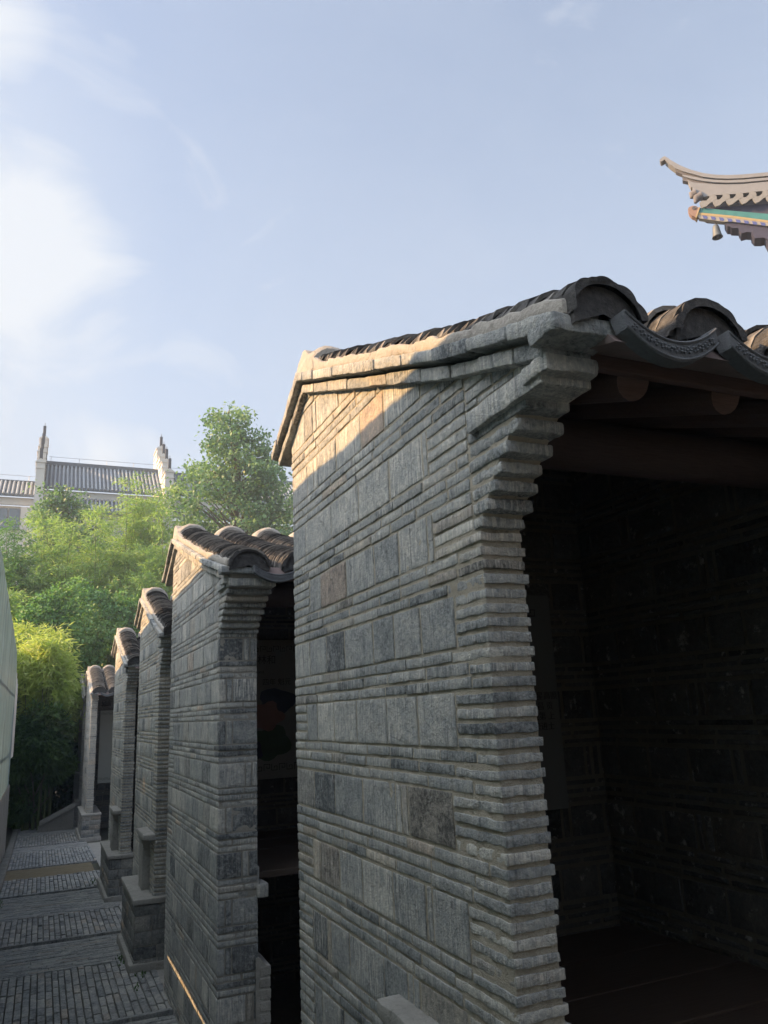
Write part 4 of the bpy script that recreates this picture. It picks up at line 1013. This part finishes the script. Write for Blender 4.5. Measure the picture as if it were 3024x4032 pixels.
# ------------------------------------------------------------------ building behind
def building():
    root = empty('courtyard_house', (3, 48, -3)); tag(root, 'white-walled house with blue-grey tiled roofs and stepped gable walls behind the trees', 'building')
    def part(nm, mb, mat): return parented(mb.build(nm, mat, None), root)
    Y0 = 46.0
    def roof(xa, xb, ye, ze, yr, zr, nm='roof'):
        mb = MB(); V = [(xa, ye, ze), (xb, ye, ze), (xb, yr, zr), (xa, yr, zr), (xa, ye, ze - .09), (xb, ye, ze - .09), (xb, yr, zr - .12), (xa, yr, zr - .12)]
        mb.add(V, [(0, 1, 2, 3), (4, 7, 6, 5), (0, 4, 5, 1), (2, 6, 7, 3), (0, 3, 7, 4), (1, 5, 6, 2)], (.3, .3, .3)); r = part(nm, mb, M['slate'])
        mr = MB(); x = xa + .11; L_ = math.hypot(yr - ye, zr - ze)
        while x < xb:
            n = 9; pts = [(x, ye - .03 + (yr - ye) * i / n, ze + .035 + (zr - ze) * i / n) for i in range(n + 1)]
            tube(mr, pts, [.068 - .008 * (i % 2) for i in range(n + 1)], 7, (random.random(), .5, .5)); x += .225
        o = mr.build('tile_rows', M['slate_light'], None, smooth=True); o.parent = r; return r
    def wall(nm, lo, hi, mat='white'):
        mb = MB(); box(mb, lo, hi, 0, 99); part(nm, mb, M[mat])
    roof(-.75, 5.85, Y0 + .2, 13.25, Y0 + 2.7, 15.35)
    mb = MB(); box(mb, (-.75, Y0 + 2.6, 15.3), (5.85, Y0 + 2.85, 15.62), .02, 9); part('ridge', mb, M['slate'])
    wall('wall', (-.75, Y0 + .45, 12.75), (5.85, Y0 + .6, 13.17))
    roof(-.75, 5.85, Y0 - .6, 11.75, Y0 + .44, 12.72)
    wall('wall', (-.75, Y0 - .2, 11.2), (5.85, Y0 - .05, 11.85)); wall('wall', (-.7, Y0 - .1, 5), (5.8, Y0 + 5, 11.2), 'white')
    # left wing
    roof(-6.5, -1.2, Y0 - .1, 12.6, Y0 + 1.5, 13.8); mb = MB(); box(mb, (-6.5, Y0 + 1.45, 13.75), (-1.2, Y0 + 1.65, 13.93), .02, 9); part('ridge', mb, M['slate'])
    wall('wall', (-6.5, Y0 + .15, 12.1), (-1.2, Y0 + .3, 12.52)); wall('wall', (-6.5, Y0 + .5, 5), (-1.2, Y0 + 4, 12.1)); wall('wall', (-1.85, Y0 + .1, 5), (-1.2, Y0 + .49, 12.0))
    for i in range(7):
        xa = -6.3 + i * .64
        mb = MB(); box(mb, (xa, Y0 + .42, 10.7), (xa + .58, Y0 + .48, 11.95), .005, 9); w = part('window', mb, M['metal'])
        mg = MB(); box(mg, (xa + .04, Y0 + .40, 10.74), (xa + .54, Y0 + .418, 11.91), 0, 9); o = mg.build('pane', M['glass'], None); o.parent = w
    for i in range(5):
        xa = -.2 + i * 1.2
        mb = MB(); box(mb, (xa, Y0 - .16, 9.4), (xa + .8, Y0 - .11, 10.8), .005, 9); w = part('window', mb, M['metal'])
        mg = MB(); box(mg, (xa + .05, Y0 - .18, 9.45), (xa + .75, Y0 - .162, 10.75), 0, 9); o = mg.build('pane', M['glass'], None); o.parent = w
    # right wing
    roof(6.3, 18, Y0 + .2, 13.3, Y0 + 2.7, 15.3); mb = MB(); box(mb, (6.3, Y0 + 2.6, 15.25), (18, Y0 + 2.85, 15.5), .02, 9); part('ridge', mb, M['slate'])
    wall('wall', (6.3, Y0 + .45, 12.6), (18, Y0 + .6, 13.2)); roof(6.3, 18, Y0 - .6, 11.7, Y0 + .44, 12.55); wall('wall', (6.3, Y0 - .1, 5), (18, Y0 + 5, 11.6))
    # stepped gable walls, each step with a coping, little roof and dark finial
    def gable(x0, x1):
        steps = [(Y0 - .9, Y0 + .6, 14.0, 'pillar'), (Y0 + .6, Y0 + 2.0, 15.1, ''), (Y0 + 2.0, Y0 + 3.4, 15.9, ''), (Y0 + 3.4, Y0 + 5.0, 16.9, '')]
        for i, (ya, yb, zt, q) in enumerate(steps):
            wall('gable_wall', (x0, ya, 5), (x1, yb - .004, zt))
            wall('coping', (x0 - .03, ya - .04, zt), (x1 + .03, yb - .002, zt + .08)); wall('gable_wall', (x0, ya, zt + .083), (x1, yb - .004, zt + .36))
            mb = MB(); xm = (x0 + x1) / 2; prism(mb, [(x0 - .05, zt + .363), (x1 + .05, zt + .363), (x1 + .05, zt + .42), (xm, zt + .60), (x0 - .05, zt + .42)], 1, ya - .06, yb - .003); part('gable_coping', mb, M['white'])
            mb = MB(); box(mb, (xm - .085, ya - .05, zt + .55), (xm + .085, ya + .12, zt + 1.22), .01, 9); tube(mb, [(xm, ya + .03, zt + 1.2), (xm, ya + .03, zt + 1.42)], .018, 6); part('finial', mb, M['finial'])
    gable(-1.2, -.76); gable(5.80, 6.30)
    mb = MB()
    for (xa, xb, z, y) in ((-.6, 5.8, 15.62, Y0 + 2.7), (6.4, 18, 15.5, Y0 + 2.7), (-6.5, -1.3, 13.93, Y0 + 1.55)):
        tube(mb, [(xa, y, z + .30), (xb, y, z + .30)], .012, 4)
        for x in np.arange(xa + .1, xb, 1.6): tube(mb, [(x, y, z), (x, y, z + .32)], .014, 4)
    part('lightning_rail', mb, M['metal'])
building()

# ------------------------------------------------------------------ pavilion corner, upper right
f_, cx0, cy0 = 3028., 1512., 2016.
VD = Vector((.735, .678, 0))            # the eave is seen square on: its faces stand across this direction
def zp(x, y, Y):
    """point of the eave outline on the upright plane through the corner, set back by (Y - 10)"""
    u, v = 2500 + x * .3159, 550 + y * .3158
    c = Vector(((u - cx0), (v - cy0), f_)); r = Rc.transposed() @ c; r *= (15.5 + (Y - 10.0)) / r.dot(VD); return r
def pavilion():
    Y = 10.0; root = empty('pavilion_roof', (14, 12, -2)); tag(root, 'upturned tiled eave corner of a painted pavilion high at the right edge', 'pavilion')
    def slab(pts, ya, yb, nm, mat, slant=0.0):
        # closed outline given at the front face, carried back through its true thickness
        A = [zp(x, y, ya) for x, y in pts]; B = [a + VD * (yb - ya) + Vector((0, 0, slant)) for a in A]; n = len(A); mb = MB()
        V = [tuple(v) for v in A + B]; mb.add(V, [(i, (i + 1) % n, (i + 1) % n + n, i + n) for i in range(n)], (.5, .5, .5)); mb.add(V, [tuple(range(n))], (.5, .5, .5)); mb.add(V, [tuple(range(n, 2 * n))[::-1]], (.5, .5, .5))
        return parented(mb.build(nm, mat, None), root)
    def strip(top, bot): return top + bot[::-1]
    E = 2900
    t1 = [(372, 203), (450, 255), (560, 318), (700, 375), (850, 415), (1000, 435), (1150, 440), (1350, 432), (1659, 405), (2200, 340), (E, 240)]
    b1 = [(372, 245), (430, 300), (500, 350), (590, 390), (720, 425), (850, 462), (1000, 480), (1150, 486), (1350, 478), (1659, 450), (2200, 385), (E, 285)]
    slab(strip(t1, b1), Y - .05, Y + .16, 'ridge_crest', M['ridge'])
    slab([(372, 203), (345, 215), (312, 245), (308, 262), (322, 272), (340, 266), (372, 246)], Y - .03, Y + .13, 'crest_tip', M['ridge'])
    b1b = [(500, 352), (590, 392), (720, 427), (850, 464), (1000, 482), (1150, 488), (1350, 480), (1659, 452), (2200, 387), (E, 287)]
    b2 = [(508, 398), (590, 432), (720, 455), (850, 482), (1000, 498), (1150, 502), (1350, 495), (1659, 468), (2200, 403), (E, 303)]
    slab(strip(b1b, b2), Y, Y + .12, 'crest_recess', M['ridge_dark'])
    t3 = [(590, 434), (720, 457), (850, 484), (1000, 500), (1150, 504), (1350, 497), (1659, 470), (2200, 405), (E, 305)]
    b3 = [(590, 452), (720, 490), (850, 515), (1000, 530), (1150, 536), (1350, 530), (1659, 502), (2200, 438), (E, 338)]
    slab(strip(t3, b3), Y - .04, Y + .15, 'ridge_moulding', M['ridge'])
    b4 = [(592, 508), (650, 520), (720, 528), (850, 540), (1000, 552), (1150, 556), (1350, 550), (1659, 520), (2200, 455), (E, 355)]
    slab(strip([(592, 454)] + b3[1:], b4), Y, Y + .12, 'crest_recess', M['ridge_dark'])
    t5 = [(655, 500), (720, 530), (850, 542), (1000, 554), (1150, 558), (1350, 552), (1659, 522), (2200, 457), (E, 357)]
    b5 = [(735, 650), (790, 690), (830, 715), (1000, 690), (1300, 672), (1659, 630), (2200, 560), (E, 460)]
    slab(t5 + [(E, 460), (2200, 560), (1659, 630), (1300, 672), (1000, 690), (830, 715), (790, 690), (735, 650), (715, 595), (695, 590)], Y - .03, Y + .14, 'ridge_body', M['ridge'])
    # end curl tiles
    for (a, b, r_) in (((765, 672), (705, 730), 24), ((835, 695), (755, 790), 30)):
        p0, p1 = zp(*a, Y + .02), zp(*b, Y + .02); pm = zp((a[0] + b[0]) / 2 - r_, (a[1] + b[1]) / 2 - r_ * .3, Y + .02); mb = MB(); tube(mb, [tuple(p0), tuple(pm), tuple(p1)], [.10, .09, .03], 10); parented(mb.build('corner_tile', M['ridge_dark'], None, smooth=True), root)
    # tiled slope behind the eave line, its cover tiles ending in a row of paddle-shaped drip tiles
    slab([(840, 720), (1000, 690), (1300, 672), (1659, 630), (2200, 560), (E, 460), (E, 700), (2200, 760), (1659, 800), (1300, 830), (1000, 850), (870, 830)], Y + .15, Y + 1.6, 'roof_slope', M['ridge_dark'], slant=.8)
    for i in range(14):
        x = 890 + i * 172 if i else 880; y = 790 - max(0, i - 1) * 18 - (0 if i else -0)
        x = 880 + i * 165; y = 800 - i * 14
        c0 = [(x - 70, y + 10), (x - 78, y - 20), (x - 40, y - 40), (x + 10, y - 42), (x + 45, y - 75), (x + 50, y - 105), (x + 90, y - 118), (x + 135, y - 100), (x + 142, y - 68), (x + 118, y - 38), (x + 60, y - 15), (x + 10, y + 30), (x - 35, y + 45)]
        slab(c0, Y - .10 + .0 * i, Y - .06, 'drip_tile', M['eavetile'])
        a = zp(x + 95, y - 75, Y - .05); mb = MB(); tube(mb, [tuple(a), tuple(a + VD * .9 + Vector((0, 0, .55)))], .062, 10); parented(mb.build('cover_tile', M['eavetile'], None, smooth=True), root)
    # rafters under the eave
    slab([(840, 840), (1260, 830), (1659, 800), (2200, 770), (E, 700), (E, 900), (2200, 930), (1659, 930), (1260, 900), (900, 870)], Y + .05, Y + .9, 'eave_board', M['bracket'], slant=.2)
    # painted corner beam
    slab([(800, 850), (900, 856), (1200, 885), (1659, 925), (2200, 975), (E, 1040), (E, 1130), (2200, 1065), (1659, 1005), (1200, 945), (780, 905)], Y - .04, Y + .07, 'corner_beam', M['teal'])
    slab([(782, 906), (1200, 946), (1659, 1006), (2200, 1066), (E, 1131), (E, 1160), (2200, 1092), (1659, 1032), (1200, 972), (772, 935)], Y - .045, Y + .07, 'gilt_edge', M['gold'])
    slab([(772, 936), (1200, 973), (1659, 1033), (2200, 1093), (E, 1161), (E, 1215), (2200, 1140), (1659, 1075), (1200, 1018), (1110, 1022), (800, 980)], Y - .04, Y + .07, 'beam_underside', M['cream'])
    for i in range(15):
        x = 845 + i * 103; y = 945 + i * 12.2 ; 
        slab([(x - 6, y - 2), (x + 48, y + 4), (x + 62, y + 26), (x + 50, y + 42), (x + 8, y + 36), (x + 4, y + 16)], Y - .046, Y - .039, 'painted_chevron', M['blue'])
    slab([(800, 850), (760, 826), (715, 823), (672, 842), (660, 870), (675, 910), (710, 945), (752, 962), (778, 905)], Y - .06, Y + .10, 'beam_head', M['terracotta'])
    slab([(800, 836), (812, 842), (768, 972), (752, 968)], Y - .07, Y + .11, 'beam_band', M['gold'])
    pr = []
    for k in range(26):
        a = k * .5; r_ = 6 + k * .95; p = zp(740 + r_ * math.cos(a), 855 + r_ * .8 * math.sin(a), Y - .064); pr.append(tuple(p))
    mb = MB(); tube(mb, pr, .009, 5); parented(mb.build('scroll_ornament', M['ridge_dark'], None), root)
    # bracket steps beneath
    slab([(1115, 1020), (1200, 1020), (1659, 1077), (2200, 1142), (E, 1216), (E, 1700), (2300, 1640), (2000, 1500), (1800, 1400), (1659, 1300), (1618, 1220), (1575, 1232), (1490, 1232), (1455, 1190), (1450, 1155), (1390, 1150), (1325, 1168), (1300, 1130), (1290, 1102), (1200, 1098), (1190, 1082), (1150, 1080), (1130, 1050)], Y + .0, Y + .30, 'bracket', M['bracket'])
    slab([(1460, 1120), (1800, 1170), (1800, 1300), (1600, 1220), (1500, 1225), (1470, 1180)], Y - .03, Y - .002, 'bracket', M['bracket'])
    # columns and walls of the storey below, out of the picture
    for x in (17.5, 20.5):
        mb = MB(); tube(mb, [(x, 11.5, -2.0), (x, 11.5, 8.0)], .2, 16); parented(mb.build('column', M['terracotta'], None, smooth=True), root)
    mb = MB(); box(mb, (18, 12, -2), (23, 17, 8.0), .01, 9); parented(mb.build('wall', M['terracotta'], None), root)
    # wind bell
    a = zp(998, 1035, Y + .0); bell = empty('wind_bell', tuple(a)); tag(bell, 'small grey wind bell hanging under the upturned corner beam', 'bell')
    mb = MB(); prof = [(0.0, -.045), (.022, -.045), (.045, -.065), (.062, -.10), (.070, -.16), (.078, -.24), (.090, -.31), (.105, -.345), (.098, -.345), (.08, -.31), (.06, -.2), (.0, -.15)]; K = 24; V = []; F = []
    for (r_, z) in prof:
        for j in range(K): V.append((a.x + r_ * math.cos(2 * math.pi * j / K), a.y + r_ * math.sin(2 * math.pi * j / K), a.z + z))
    for i in range(len(prof) - 1):
        for j in range(K): F.append((i * K + j, i * K + (j + 1) % K, (i + 1) * K + (j + 1) % K, (i + 1) * K + j))
    mb.add(V, F, (.5, .5, .5)); parented(mb.build('bell_body', M['bronze'], None, smooth=True), bell)
    mb = MB(); tube(mb, [(a.x, a.y, a.z + .02), (a.x + .012, a.y, a.z), (a.x - .012, a.y, a.z - .025), (a.x, a.y, a.z - .05)], .006, 6); parented(mb.build('hook', M['bronze'], None), bell)
    mb = MB(); tube(mb, [(a.x, a.y, a.z - .1), (a.x, a.y, a.z - .30)], .006, 6); tube(mb, [(a.x, a.y, a.z - .29), (a.x, a.y, a.z - .33)], .02, 8); parented(mb.build('clapper', M['bronze'], None), bell)
pavilion()

# ------------------------------------------------------------------ evening haze: one even volume round the whole place
def haze():
    mb = MB(); lo = Vector((-40, -35, -5)); hi = Vector((60, 90, 26))
    V = [(x, y, z) for x in (lo.x, hi.x) for y in (lo.y, hi.y) for z in (lo.z, hi.z)]
    mb.add(V, [(0, 1, 3, 2), (4, 6, 7, 5), (0, 4, 5, 1), (2, 3, 7, 6), (0, 2, 6, 4), (1, 5, 7, 3)], (.5, .5, .5))
    mt = bpy.data.materials.new('haze'); mt.use_nodes = True; nt = mt.node_tree; nt.nodes.clear()
    out = N(nt, 'ShaderNodeOutputMaterial'); v = N(nt, 'ShaderNodeVolumePrincipled')
    v.inputs['Color'].default_value = (.72, .84, 1.0, 1); v.inputs['Density'].default_value = 0.0024; v.inputs['Anisotropy'].default_value = 0.2
    L(nt, v.outputs[0], out.inputs['Volume'])
    tag(mb.build('haze', mt), 'thin pale evening haze filling the air', kind='stuff')
haze()
